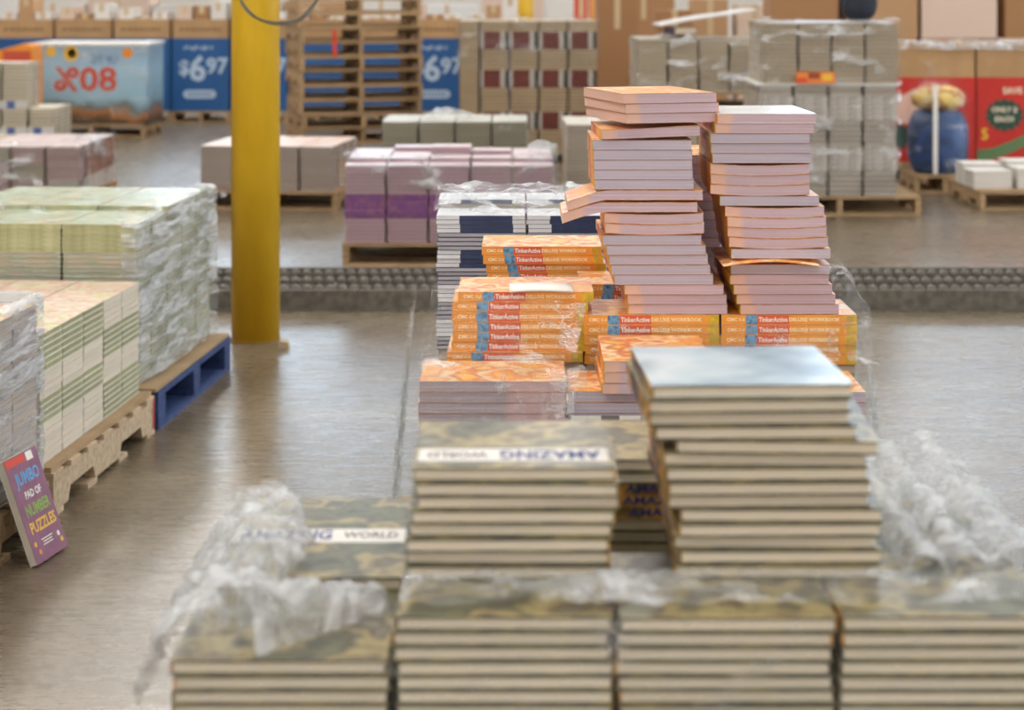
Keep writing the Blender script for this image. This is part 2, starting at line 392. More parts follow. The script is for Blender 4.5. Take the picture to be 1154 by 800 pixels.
# yellow column with its cable loop
r = .1125
o = link('support_column', None, None, (wx(284.5, 9.0), 9.0 + r, 0)); tag(o, 'round yellow painted steel column rising from the floor', 'column')
link('shaft', MB().lathe([(r, .012), (r, 2.0), (r, 4.0), (r, ZC - .02)], YELLOW, 40).mesh('shaft', True), o)
link('base_plate', MB().lathe([(r + .004, 0), (r + .004, .012)], mat('scuffed base', S(140, 110, 50), .7), 40).mesh('base_plate'), o)
ccx, ccz, cY = wx(319, 8.93), wz(-12, 8.93), 8.93
lp = []
for i in range(48):
    a = 2*math.pi*i/48; lp.append((ccx + .178*math.cos(a) + .012*math.sin(3*a), cY - .07 + .03*math.sin(a + 1), ccz + .16*math.sin(a)))
mb = MB(); mb.tube(lp, .0062, STEEL, 8, True); mb.tube([(q[0] + .006*math.sin(i*.7), q[1] - .013, q[2] + .008 + .004*math.cos(i*.5)) for i, q in enumerate(lp)], .005, STEELDK, 8, True)
o = link('cable_loop', mb.mesh('cable_loop', True)); tag(o, 'grey wire cable coil hanging on the yellow column', 'cable')
o2 = link('hook', MB().tube([(wx(300, 8.93), 9.0, ccz + .15), (wx(305, 8.93), 8.9, ccz + .148), (wx(306, 8.93), 8.83, ccz + .152), (wx(306, 8.93), 8.825, ccz + .19)], .006, STEELDK).mesh('hook', True), o)
mb = MB(); mb.prism([(-.022, 0), (.024, 0), (.021, .03), (-.018, .034)], 0, .06, WOODPALE)
o = link('wood_block', mb.mesh('wood_block'), None, (wx(320.5, 8.95), 8.9, 0)); tag(o, 'small pale wood offcut lying at the foot of the yellow column', 'wood offcut')

# ---------------------------------------------------------------- pallets
_pal = {}
def pallet(cx, cy, z, yaw, label, w=1.2, d=1.02, m=None, group=None):
    """stringers run front to back, notched for the forks; boards lie across"""
    m = m or WOOD; key = (w, d, m.name)
    if key not in _pal:
        B = .016; H = .138
        def half(y):
            return y
        a = d/2 - .004
        prof = [(-a, B), (-a, H - .018), (a, H - .018), (a, B)]
        n = [(-a, B), (-.37*d, B), (-.35*d, B + .045), (-.14*d, B + .045), (-.12*d, B), (.12*d, B), (.14*d, B + .045), (.35*d, B + .045), (.37*d, B), (a, B), (a, H - .018), (-a, H - .018)]
        st = MB().prism(n, -.019, .019, m, 'x').mesh('stringer')
        db = MB().box(-w/2, w/2, -.05, .05, H - .0178, H, m).mesh('deck_board'); bb = MB().box(-w/2, w/2, -.05, .05, 0, B - .0002, m).mesh('bottom_board')
        parts = [('stringer', st, None, (x, 0, 0)) for x in (-w/2 + .021, 0, w/2 - .021)]
        parts += [('deck_board', db, None, (0, -d/2 + .05 + i*(d - .1)/6, 0)) for i in range(7)]
        parts += [('bottom_board', bb, None, (0, -d/2 + .05 + i*(d - .1)/3, 0)) for i in range(4)]
        _pal[key] = dict(name='wooden_pallet', cat='pallet', parts=parts)
    return make(_pal[key], (cx, cy, z), (0, 0, math.radians(yaw)), label, group)

# ---------------------------------------------------------------- books, kind by kind
# front load: thick hardcovers
COVG = art('leafy cover art', [S(66, 62, 50), S(106, 106, 78), S(78, 74, 62), S(164, 148, 100), S(92, 76, 58), S(136, 134, 112)], 12, .3)
COVB = art('cover with painted sheen', [S(120, 140, 156), S(176, 194, 206), S(206, 216, 220), S(150, 168, 176)], 5, .22, .7)  # pale blue puts the bright wall's reflection into the cover colour
SPO = art('ochre spine print', [S(176, 120, 44), S(206, 150, 66), S(96, 84, 48), S(150, 96, 36)], 16, .5)
PGH = pages('cream page edges', S(226, 216, 198), S(202, 190, 170), .06, freq=500)
BAND = mat('off-white title band', S(222, 218, 212), .4)
EDG = art('dark board edges', [S(84, 80, 66), S(110, 106, 78), S(76, 74, 68), S(128, 120, 80), S(90, 86, 72)], 14, .5)
def hard(cov, title=False, spine_text=False):
    w, h, t = .247, .254, .0165
    ex = []; ce = []
    if title:
        q = MB(); q.box(-w/2 + .006, w/2 - .006, .030, .094, t, t + .0004, BAND)
        lettering(q, 'AMAZING', .06, (-.045, .062, t + .0009), (1, 0, 0), (0, 1, 0), NAVYINK, .125)
        lettering(q, 'WORLD', .04, (.07, .062, t + .0009), (1, 0, 0), (0, 1, 0), INKGREY, .075)
        ce.append(('title_band', q.mesh('title_band')))
    q = MB(); lettering(q, 'AMAZING', .016, (-w/2 - .0006, .03, t/2), (0, -1, 0), (0, 0, 1), NAVYINK, .1)
    ce.append(('spine_lettering', q.mesh('spine_lettering')))
    return book('hardcover_book', w, h, t, cov, PGH, SPO, .0024, .0035, cover_extra=ce, edge=EDG)
HARD, HARDT, HARDB = hard(COVG), hard(COVG, True), hard(COVB)
# middle load: orange workbooks with spines that read
TOR = art('orange cover art', [S(230, 146, 60), S(236, 176, 84), S(222, 130, 66), S(240, 212, 160), S(206, 104, 62), S(236, 184, 90)], 12, .35)
TOS = mat('orange spine', S(240, 166, 70), .4, S(234, 154, 54), (9, 9, 9), 3)
TRS = mat('red spine block', S(222, 96, 58), .4)
TBS = art('blue spine picture', [S(60, 110, 160), S(110, 170, 210), S(40, 70, 110)], 60, .4)
TYS = art('yellow spine picture', [S(236, 190, 40), S(190, 170, 50), S(220, 140, 40)], 60, .4)
PINK1, PINK2, LAV1, LAV2 = S(206, 187, 197), S(184, 159, 170), S(198, 190, 204), S(172, 164, 180)
PEACH = S(218, 180, 164)
WED = mat('cover edge', S(150, 118, 108), .6)
W_, H_, T_ = .205, .28, .0203
PGP = pages('pink page edges', PINK1, PINK2, .05, (0, -.072, PEACH, -1), 700)
PGL = pages('lavender page edges', LAV1, LAV2, .05, None, 700)
PGM = pages('grey page edges with pink end', S(186, 174, 180), S(160, 148, 156), .04, (1, .03, S(202, 170, 172), 1), 700)
SEG = [(.03, TOS), (.15, TOS), (.085, TBS), (.235, TRS), (.42, TOS), (.08, TYS)]
SEG[0] = (.03, TOS)
def work(pg, nx=1, bend=None, spine_out=False):
    x = -W_/2 - .0007; y = lambda f: H_/2 - f*H_; subs = []
    if nx == 1 and spine_out:
        for nm, body, sz, f, mm, fit in (('grade_lettering', 'CMC', .0098, .08, CREAMINK, None), ('level_lettering', 'C-3', .008, .15, CREAMINK, None),
                                        ('brand_lettering', 'TinkerActive', .0138, .3825, WHITE, .060), ('title_lettering', 'DELUXE WORKBOOK', .0105, .685, CREAMINK, .105)):
            q = MB(); lettering(q, body, sz, (x, y(f), T_/2), (0, -1, 0), (0, 0, 1), mm, fit); subs.append((nm, q.mesh(nm)))
    return book('workbook', W_, H_, T_, TOR, pg, TOS, .0007, .0008, nx=nx, bend=bend, spine_segs=None if nx > 1 else SEG, cover_extra=subs or None, edge=WED)
WHC = art('white back cover', [S(236, 236, 238), S(222, 224, 228), S(240, 238, 234)], 4, .2, .7)
WTOP = book('workbook', W_, H_, T_, WHC, PGP, TOS, .0007, .0008)
PGPR = pages('pink page edges, far zone', PINK1, PINK2, .05, (0, .072, PEACH, 1), 700)
WK = {'out': work(PGP, spine_out=True), 'pinkr': work(PGPR), 'pink': work(PGP), 'lav': work(PGL), 'mix': work(PGM)}
dish = lambda a: (lambda x, y: a*(abs(x)/(W_/2))**2)
WB = {k: work(p, 10, dish(.004)) for k, p in (('pink', PGP), ('lav', PGL))}

# ================================================================ FRONT LOAD
FX, FY, FT = -.390, 2.218, .0167
cwF, rdF = [.2535]*4, [.26]*3
def ncol(c, r): return ((44, 45, 43) if c == 0 else (47, 40, 40) if c == 2 else (47, 47, 45))[r]
FZ = .933 - 47*FT
colname = ['leftmost column', 'second column', 'third column', 'rightmost column']
rowname = ['front row', 'middle row', 'back row']
def pickF(c, r, l, n):
    if l == n - 1 and (c, r) in ((0, 1),): return HARDT, 0
    return (HARD, 180 if (c + l//9) % 2 else 0)
pile(FX, FY, 0, FZ, cwF, rdF, FT, ncol, pickF, lambda c, r, l, n: (r == 0 and l >= n - 8) or l >= n - (3 if (c, r) == (0, 1) else 1),
     lambda c, r, l, n: f'cream-paged hardcover, {from_top(n - l)}, {colname[c]}, {rowname[r]} of the nearest pallet load',
     'hardcovers of the nearest pallet load', INNER, .003)
pallet(FX + .507, FY + .40, 0, 0, 'wooden pallet under the nearest load of cream-paged hardcovers', 1.06, .84)
mbx = MB().box(-.5, .5, -.385, .385, 0, FZ - .139 - .0006, SLIP)
o = link('slip_sheet', mbx.mesh('slip_sheet'), None, (FX + .507, FY + .40, .1384)); tag(o, 'kraft slip sheet between nearest pallet and its hardcovers', 'slip sheet')
top0 = FZ + 47*FT
z = top0 + .0006
def tower(items, label, group):
    """items from bottom to top: (proto, x, y, yaw, dz)"""
    global z
    n = len(items)
    for i, (pr, x, y, yaw, dz) in enumerate(items):
        z += dz
        make(pr, (x, y, z), (0, 0, math.radians(yaw)), label(n - i), group); z += pr['t'] + .0002
it = []; TF = 2.36
sx_ = (572, 573, 570, 576, 578, 582, 584, 578)
for i in range(8): it.append((HARDT if i == 7 else HARD, wx(sx_[i], TF), TF + .127 + (0, .004, -.003, .005, 0, .004, -.002, .006)[i], 180 + (.5, -.6, .8, -.3, .2, .9, -.8, .4)[i], 0))
tower(it, lambda k: f'cream-paged hardcover, {from_top(k)}, in the short tower on the nearest load', 'hardcovers of the short tower')
z = top0 + .0006; it = []
cx5 = (878, 880, 876, 878, 882, 865, 866, 864, 868, 882, 850, 842, 840, 845)
for i, c in enumerate(cx5):
    it.append((HARDB if i == 13 else HARD, wx(c, TF), TF + .13 + (i % 3)*.004, (-1, .6, -.5, 1, 0, 1.5, 1.2, .8, -2.2, -2.5, 1.6, 2.2, 2.6, 2.2)[i], 0))
tower(it, lambda k: f'cream-paged hardcover, {from_top(k)}, in the tall tower on the nearest load' if k > 1 else 'hardcover with painted pale blue sheen on top of the tall tower', 'hardcovers of the tall tower')
z = FZ + 40*FT + .0006; it = []
for i in range(10): it.append((HARD, .243 + (0, .003, -.003, 0, .002, 0, -.004, -.003, -.016, -.012)[i], FY + .52 + .138, (180, 1, 180, 179, 0, 91, 89, 90, 182, 178)[i], 0))
tower(it, lambda k: f'hardcover, {from_top(k)}, in the low stack behind the two towers', 'hardcovers of the low stack')

# wrap of the front load
def ruffle(u, v):                                        # bunched film along the side edge
    y = FY + .02 + .56*u; hump = math.sin(math.pi*min(1, max(0, u)))**.6
    a = v*math.pi
    return (FX - .034 + .058*(1 - math.cos(a))*(.7 + .5*hump + .1*u), y, .822 + .095*v + (.045 + .015*hump)*math.sin(a))
film('stretch_wrap', 'torn milky wrap bunched along the side edge of the nearest load', ruffle, 70, 44, FILM_FOLD, -.016, 22, 3)
def tail(u, v):
    a = v*math.pi; x = FX + .08 + .145*u; y = FY + .05 + .13*u; wd = .045*(1 - .6*u)
    return (x + wd*.3*math.cos(a), y - wd*math.cos(a), FZ + 44*FT + .005 + (.055*(1 - u) + .016)*math.sin(a))
film('stretch_wrap', 'twisted tail of wrap across the leftmost front hardcover', tail, 40, 16, FILM_FOLD, .010, 24, 5)
def lipstrip(u, v):
    return (FX + .262 + .785*u, FY + .015 + .112*v, top0 + .005 + .012*math.sin(math.pi*v)**2 + .006*math.sin(9*u + 4*v)**2)
film('stretch_wrap', 'crumpled clear wrap over the front hardcovers below the towers', lipstrip, 90, 20, FILM_MILK, .009, 30, 7)
def side(u, v):
    y = FY + .14 + .60*u; x0 = FX + .865
    if v < .7:
        f = v/.7; return (x0 + (.168)*f, y, top0 + .006 + .016*math.sin(3*math.pi*f)**2 + .03*max(0, f - .6))
    f = (v - .7)/.3; return (x0 + .168 + .012 + .02*f, y, top0 + .018 - .16*f)
film('stretch_wrap', 'shiny loose wrap over the rightmost hardcovers of the nearest load', side, 60, 44, FILM_FOLD, -.013, 20, 9)
film('stretch_wrap', 'clear wrap stretched down the front of the nearest load', lambda u, v: (FX - .014 + 1.045*u, FY - .012, .142 + ((top0 if u > .25 else top0 - .05) + .004 - .142)*v), 72, 60, FILM_THIN, .003, 14, 11)

# ================================================================ MIDDLE LOAD (orange workbooks)
def wstack(n, x, y, z0, kinds, rot, jit, label, group, t=T_ + .0002, drift=(0, 0)):
    for i in range(n):
        k = kinds[i] if isinstance(kinds, (list, tuple)) else kinds
        make(WK[k], (x + drift[0]*i/n + RNG.uniform(-jit, jit), y + drift[1]*i/n + RNG.uniform(-jit, jit), z0 + i*t),
             (0, 0, math.radians(rot + RNG.uniform(-.6, .6))), label(n - i), group)
    return z0 + n*t
MY = 3.73
pallet(.247, MY + .60, 0, 0, 'wooden pallet under the load of orange workbooks', 1.02, 1.2)
core = MB()
TT = T_ + .0002
zb = .896 - 10*TT                                        # bottom of the visible front row
for (x0, x1, y0, y1, zt) in ((-.178, .102, MY, MY + .205, zb), (.108, .388, MY, MY + .205, .876 - 10*TT), (.394, .674, MY, MY + .205, .876 - 10*TT),
                            (-.134, .147, MY + .30, MY + .505, .8755), (.150, .428, MY + .30, MY + .505, .8695), (.432, .712, MY + .30, MY + .505, .8695),
                            (-.061, .148, MY + .82, MY + 1.03, .90), (.152, .432, MY + .61, MY + .815, .885), (.44, .70, MY + .62, MY + 1.1, .86), (-.14, .147, MY + .56, MY + .79, .86)):
    core.box(x0 + .004, x1 - .004, y0 + .004, y1 - .004, .139, zt - .0006, INNER)
o = link('packed_workbook_layers', core.mesh('packed_workbook_layers')); tag(o, 'inner layers of the orange workbook load', 'books', None, 'stuff')
wl = lambda where: (lambda k: f'orange workbook, {from_top(k)}, {where}')
wstack(10, -.038, MY + .1025, zb, 'mix', FORE, .002, wl('front stack beside the torn wrap'), 'workbooks of the front corner stack')
z2 = wstack(10, .248, MY + .1025, .876 - 10*TT, 'lav', FORE, .003, wl('middle stack of the front row, page edges outward'), 'workbooks of the front middle stack')
z3 = wstack(10, .534, MY + .1025, .876 - 10*TT, 'lav', FORE, .003, wl('front stack furthest from the torn wrap'), 'workbooks of the front end stack')
wstack(3, .275, MY + .12, z2 + .0004, 'pink', TAIL, .003, wl('small pink-edged stack on the front row'), 'workbooks of the small pink-edged stack')
wstack(7, .0065, MY + .4025, .876, 'out', SPINE, .006, wl('spine-out stack under the torn wrap'), 'spine-out workbooks under the torn wrap', drift=(.02, .01))
zm = wstack(5, .289, MY + .4025, .870, 'out', SPINE, .003, wl('spine-out stack under the taller tower'), 'spine-out workbooks under the taller tower')
wstack(5, .571, MY + .4025, .870, 'out', SPINE, .003, wl('spine-out stack under the second tower'), 'spine-out workbooks under the second tower')
wstack(7, .085, MY + .93, .9005, 'out', SPINE, .005, wl('rear spine-out stack before the navy-banded load'), 'rear spine-out workbooks', drift=(-.012, 0))
zr = wstack(5, .292, MY + .715, .8855, 'out', SPINE, .004, wl('spine-out stack behind the taller tower'), 'spine-out workbooks behind the taller tower')
wstack(14, .372, MY + .755, zr + .0004, ['pink', 'pink', 'lav', 'lav', 'pink', 'lav', 'lav', 'lav', 'lav', 'pink', 'lav', 'lav', 'pink', 'pink'], TAIL, .003,
       wl('hidden stack leaning behind the taller tower'), 'workbooks behind the taller tower', drift=(-.035, 0))
q = MB(); zl = .785
for a_, b_, m_ in ((.112, .170, WHITE), (.170, .205, INKGREY), (.205, .245, WHITE), (.245, .30, NVG)): q.box(a_, b_, MY - .0035, MY - .0025, zl, zl + .046, m_)
for k_ in range(4): q.box(.212, .238, MY - .0041, MY - .0036, zl + .008 + .009*k_, zl + .011 + .009*k_, INKGREY)
o = link('paper_label', q.mesh('paper_label')); tag(o, 'white and grey paper label on the front of the orange workbook load', 'label')
# an open page curling over the spine-out stack
TY = MY + .30 + .145                                      # towers: book length runs back from here
def wtower(groups, x_of, label, group, z0):
    z = z0; n = sum(g[0] for g in groups); k = n
    for (cnt, kind, xa, xb, yaw, bent) in groups:
        for i in range(cnt):
            f = (i + .5)/cnt; x = wx(xa + (xb - xa)*f, TY - .14)
            pr = WB[kind] if bent else WK[kind]
            make(pr, (x + RNG.uniform(-.002, .002), TY + RNG.uniform(-.003, .003), z), (0, 0, math.radians(yaw + RNG.uniform(-.7, .7))), label(k), group)
            z += TT + (.0006 if bent else 0); k -= 1
        if bent: z += .0042
    return z
mid = lambda a, b: (a + b)/2
zt = zm + .0004
zL = wtower([(3, 'pink', mid(709, 824), mid(706, 812), 0, 0), (5, 'lav', mid(693, 806), mid(679, 789), 1, 0), (2, 'pink', mid(682, 794), mid(684, 792), 0, 1)],
            None, lambda k: f'workbook with {"pink" if k in (1, 2, 8, 9, 10) else "grey"} page edges, {ORD[k + 11]} from the top, taller leaning tower', 'workbooks of the taller tower', zt)
# drooping, tilted and turned groups of the taller tower
droop = lambda x, y: .0 if y < .055 else -.9*(y - .055)**1.6
DRP = None
def slab_book(name, pg, bend):
    """a workbook lying with its long side outward, its overhanging end sagging"""
    c = MB(); p = MB()
    def rot(mb, x0, x1, y0, y1, z0, z1, m, nseg=14):
        b = len(mb.v); k = mb.mi(m)
        for i in range(nseg + 1):
            y = y0 + (y1 - y0)*i/nseg
            for x in (x0, x1):
                for zz in (z0, z1): mb.v.append((x, y, zz + bend(x, y)))
        for i in range(nseg):
            a = b + 4*i; q = a + 4
            for f in ((a, a+1, q+1, q), (a+2, q+2, q+3, a+3), (a, q, q+2, a+2), (a+1, a+3, q+3, q+1)): mb.f.append(f); mb.i.append(k)
        mb.f.append((b, b+2, b+3, b+1)); mb.i.append(k); e = b + 4*nseg; mb.f.append((e, e+1, e+3, e+2)); mb.i.append(k)
    w, h, t = W_, H_, T_
    rot(c, -w/2, w/2, -h/2, h/2, t - .0008, t, TOR); rot(c, -w/2, w/2, -h/2, h/2, 0, .0008, TOR); rot(c, -w/2, -w/2 + .0008, -h/2, h/2, .0008, t - .0008, TOS)
    rot(p, -w/2 + .0008, w/2 - .0008, -h/2 + .0008, h/2 - .0008, .0009, t - .0009, pg)
    return dict(name='workbook', cat='book', t=t, parts=[('cover', c.mesh('cover')), ('page_block', p.mesh('page_block'))])
# long edge outward: rot -90 puts local +y to the right, so the sagging end is -y
DRP = slab_book('workbook', pages('pink long page edges', PINK1, PINK2, .05, (1, -.095, PEACH, -1), 700), lambda x, y: 0.0 if y > -.06 else -.55*(-.06 - y)**1.25)
yb = TY - .14 + W_/2
zz = zL + .0006
for i in range(2):
    make(DRP, (wx(mid(634 + 8*i, 786 + 4*i), TY - .14), yb, zz + .004*i), (0, 0, math.radians(FORE)), f'sagging pink-edged workbook jutting out of the taller tower, {"lower" if i == 0 else "upper"} of two', 'sagging workbooks of the taller tower')
    zz += TT + .0006
zz += .0006 + .004
def block(cnt, kind, xa, xb, yaw, dy, kk, roty=0, step=TT):
    global zz
    for i in range(cnt):
        f = (i + .5)/cnt
        make(WK[kind], (wx(xa + (xb - xa)*f, TY - .14), TY + dy, zz), (0, math.radians(roty), math.radians(yaw + RNG.uniform(-.6, .6))),
             f'{"grey" if kind == "lav" else "pink"}-edged workbook, {from_top(kk - i)}, upper part of the taller tower', 'upper workbooks of the taller tower'); zz += step
block(5, 'lav', mid(670, 782), mid(668, 779), 0, 0, 9)
zz += .005
block(1, 'pink', mid(672, 790), mid(672, 790), 2, -.004, 4, -2.2)
zz += .0095
block(3, 'pinkr', mid(688, 792), mid(682, 788), 195, .0, 3, 0, TT)
zR = zt + .0001
def rt(cnt, kind, xa, xb, yaw, k, bent=False):
    global zR
    for i in range(cnt):
        f = (i + .5)/cnt
        make(WB[kind] if bent else WK[kind], (wx(xa + (xb - xa)*f, TY - .14), TY + .002*(i % 2), zR), (0, 0, math.radians(yaw + RNG.uniform(-.6, .6))),
             f'{"pink" if kind == "pink" else "grey"}-edged workbook, {from_top(k - i)}, in the second, straighter tower', 'workbooks of the second tower'); zR += TT + (.0006 if bent else 0)
    if bent: zR += .0043
rt(4, 'pink', mid(835, 945), mid(820, 932), 1, 19)
zcurl = zR
zR += .0004
rt(1, 'lav', mid(826, 934), mid(826, 934), 0, 15)
zR += .012
rt(1, 'lav', mid(828, 934), mid(828, 934), 0, 14)
rt(4, 'pink', mid(826, 932), mid(818, 928), 0, 13, True)
rt(1, 'lav', mid(816, 920), mid(816, 920), 0, 9)
rt(3, 'pink', mid(806, 912), mid(804, 910), -1, 8, True)
rt(3, 'lav', mid(806, 912), mid(804, 910), 0, 5)
rt(1, 'pink', mid(808, 914), mid(808, 914), 1, 2)
make(WTOP, (wx(862, TY - .14), TY, zR), (0, 0, .03), 'workbook with white back cover on top of the second tower', 'workbooks of the second tower')
# bowed cover lying between the books of the second tower
mb = MB(); xs0, xs1 = wx(815, TY - .17), wx(925, TY - .17)
zc0 = zcurl + T_ + .0012
mb.slab(xs0, xs1, TY - .175, TY + .10, zc0, zc0 + .0008, TOR, 20, lambda x, y: .0095*math.sin(math.pi*(x - xs0)/(xs1 - xs0)))
o = link('loose_cover', mb.mesh('loose_cover', True)); tag(o, 'bowed orange cover sheet sticking out of the second workbook tower', 'cover sheet')
# white open booklet on the spine-out stack
mb = MB(); zo = .876 + 7*TT + .0012
mb.slab(-.005, .125, MY + .285, MY + .37, zo, zo + .006, WHITE, 12, lambda x, y: .0025*math.sin((x + .005)/.13*math.pi))
o = link('white_booklet', mb.mesh('white_booklet', True)); tag(o, 'thin white booklet curling on the spine-out workbooks', 'booklet')
# wrap of the middle load
def mw(u, v):                                            # hanging fall at the near corner
    ang = u*1.9 - .35
    spread = .015 + .075*(1 - v)**1.4
    x = -.150 - spread*math.cos(ang) + .10*max(0, u - .55); y = MY + .32 - (.34 + spread)*math.sin(max(0, ang))*(.98 - .95*v**.7)
    return (x - .012, y - .02, .80 + .235*v)
def slope(u, v):                                          # from the spines down over the front stack's edge
    x = -.165 + .315*u; f = v
    y = MY + .27 - .30*f; zz = 1.03 - .03*u - (1.03 - .03*u - .915)*min(1, f*1.9)**.55 - .0*f
    if f > .92: zz -= (f - .92)*1.4
    return (x - .02*math.sin(f*3), y, zz)
film('stretch_wrap', 'torn clear wrap sagging over the front corner of the orange load', slope, 60, 40, FILM_CLEAR, -.010, 22, 13)
film('stretch_wrap', 'crinkled wrap round the outer side of the orange load', lambda u, v: (-.196 - .012*math.sin(3*v) - .025*(1 - abs(2*v - 1)), MY - .02 + .50*u, .142 + v*(.755 + .128*u)), 44, 70, FILM_CLEAR, -.012, 22, 15)
def band(u, v):
    return (.10 + .60*u, MY + .285 - .06*v, .945 - .05*v)
film('stretch_wrap', 'thin wrap band across the lower orange spines', lambda u, v: (.155 + .52*u, MY + .289 - .008*v, .955 - .065*v), 60, 14, FILM_CLEAR, -.004, 20, 17)
def right(u, v):
    y = MY - .02 + .56*u
    top = .93 + .08*u
    x = .690 + .045*min(1, u*1.6)
    if v < .8: return (x + .008*math.sin(6*v), y, .62 + (top - .62)*v/.8)
    f = (v - .8)/.2; return (x - .05*f, y, top + .045*math.sin(f*2.4)*u)
film('stretch_wrap', 'glossy wrap down the end of the orange load by open floor', right, 50, 40, FILM_CLEAR, .010, 18, 19)
# ================================================================ NAVY-BANDED LOAD behind the orange one
NVY = mat('navy cover', S(52, 66, 104), .4, S(40, 52, 86), (6, 6, 6), 4)
NVW = mat('white cover', S(226, 226, 230), .4)
PGN = pages('white page edges', S(206, 202, 206), S(168, 164, 172), .06, freq=900)
NAV = book('navy_book', .176, .236, .0113, NVY, PGN, NVY, .0012, .0015, spine_segs=[(.26, NVW), (.60, NVY), (.14, NVW)])
NAVT = book('navy_book', .176, .236, .0113, NVW, PGN, NVY, .0012, .0015, spine_segs=[(.26, NVW), (.60, NVY), (.14, NVW)])
nt_ = .0115; nZ = .143; nn = lambda c, r: 78 + (2 if r == 1 else 0)
def nv(c, r, l, n): return l == n - 1 or (r == 0 and (l >= n - 31 if c == 0 else l >= n - 12)) 
pile(-.203, 5.2, 0, nZ, [.242]*3, [.182]*3, nt_, nn, lambda c, r, l, n: (NAVT if l == n - 1 else NAV, SPINE if ((n - 1 - l)//4) % 2 == 0 else FORE), nv,
     lambda c, r, l, n: f'white and navy paperback, {from_top(n - l)}, {("outer", "middle", "far")[c]} column, {("front", "second", "last")[r]} row, navy-banded load',
     'navy-banded paperbacks behind the orange workbooks', INNER, .003)
pallet(.16, 5.48, 0, 0, 'wooden pallet under the navy-banded paperbacks', 1.0, .62)
nx0, ny0, nzt = -.203, 5.2, nZ + 78*nt_
film('stretch_wrap', 'milky wrap gathered over the top of the navy-banded paperbacks', lambda u, v: (nx0 - .005 + .74*u, ny0 - .012 + .36*v, nzt + .004 + .026*min(1, v*2.6) + .012*v), 70, 24, FILM_MILK, .012, 16, 21)

# ================================================================ LEFT LOADS along the aisle
YAW = -4.87; ca, sa = math.cos(math.radians(YAW)), math.sin(math.radians(YAW))
def corner(xr, yr, W): return xr - W*ca, yr - W*sa
GRN = mat('green magazine spine', S(186, 186, 146), .5, S(160, 160, 118), (9, 9, 9), 4, .1)
GRC = art('pale green cover art', [S(176, 196, 168), S(204, 214, 192), S(154, 172, 130), S(214, 190, 150), S(190, 204, 186)], 8, .28, .6)
PGG = pages('grey-green page edges', S(196, 190, 180), S(150, 146, 136), .06, freq=700)
GB = book('green_book', .226, .279, .0176, GRC, PGG, GRN, .0024, .003)
GBD = mat('dark spine gap', S(60, 60, 50), .6)
gW = .285*3; gx, gy = corner(-1.40, 7.27, gW)
gn = lambda c, r: 34 + (1 if r >= 2 else 0)
def gv(c, r, l, n): return l == n - 1 or (r == 0 and l >= n - 16) or c == 2 or (r == 2 and l >= n - 2)
def gl(c, r, l, n):
    if r == 0 and c < 2: return f'green-spined paperback, {from_top(n - l)}, {("outer", "second")[c]} aisle-end column of the blue-pallet load'
    return f'green-spined paperback, {from_top(n - l)}, {("inner", "middle", "aisle")[c]} column, {ORD[r + 1]} row, blue-pallet load'
fr1 = pile(gx, gy, YAW, .158, [.285]*3, [.231]*5, .0178, gn, lambda c, r, l, n: (GB, SPINE if l >= n - 6 else FORE), gv, gl, 'green-spined paperbacks on the blue pallet', INNER, .0012)
# blue block pallet with kraft sheet
def blue_pallet(fr, yaw, W, D, x1, y0):
    m = BLUEWOOD; H = .142
    parts = []
    blk = MB().box(-.06, .06, -.05, .05, .018, .098, m).mesh('block')
    run = MB().box(-W/2, W/2, -.05, .05, .098, .12, m).mesh('stringer_board')
    brd = MB().box(-.055, .055, -D/2, D/2, .1202, H, m).mesh('deck_board'); bot = MB().box(-.06, .06, -D/2, D/2, 0, .0178, m).mesh('bottom_board')
    for y in (-D/2 + .05, 0, D/2 - .05):
        parts.append(('stringer_board', run, None, (0, y, 0)))
        for x in (-W/2 + .06, 0, W/2 - .06): parts.append(('block', blk, None, (x, y, 0)))
    for i in range(7): parts.append(('deck_board', brd, None, (-W/2 + .055 + i*(W - .11)/6, 0, 0)))
    for x in (-W/2 + .06, 0, W/2 - .06): parts.append(('bottom_board', bot, None, (x, 0, 0)))
    c = fr(x1 - W/2, y0 + D/2)
    return make(dict(name='blue_pallet', cat='pallet', parts=parts), (c[0], c[1], 0), (0, 0, math.radians(yaw)), 'blue painted block pallet under the streak-wrapped green paperbacks')
blue_pallet(fr1, YAW, 1.0, 1.17, gW + .085, .0)
o = link('slip_sheet', MB().box(-.51, .46, -.60, .585, 0, .0125, SLIP).mesh('slip_sheet'), None, (*fr1(gW - .38, .585), .1435), (0, 0, math.radians(YAW))); tag(o, 'kraft slip sheet on the blue pallet below the green paperbacks', 'slip sheet')
A = lambda fr, pts: [fr(*p) for p in pts]
g_top = .158 + 34*.0178
wrap('streaky shiny wrap down the aisle side of the green paperbacks', A(fr1, [(gW - .05, -.014), (gW + .012, -.014), (gW + .022, .3), (gW + .03, .8), (gW + .022, 1.165), (gW - .05, 1.172)]), .17, g_top + .02, FILM_STREAK, .07, 90, 40, .012, 8, 23)
film('stretch_wrap', 'thin clear wrap over the top of the green paperbacks', lambda u, v: (*fr1(.02 + (gW - .1)*u, .01 + 1.12*v), g_top + .006 + .021*min(1, max(0, (v - .29)*12))), 30, 40, FILM_CLEAR, .004, 9, 25)

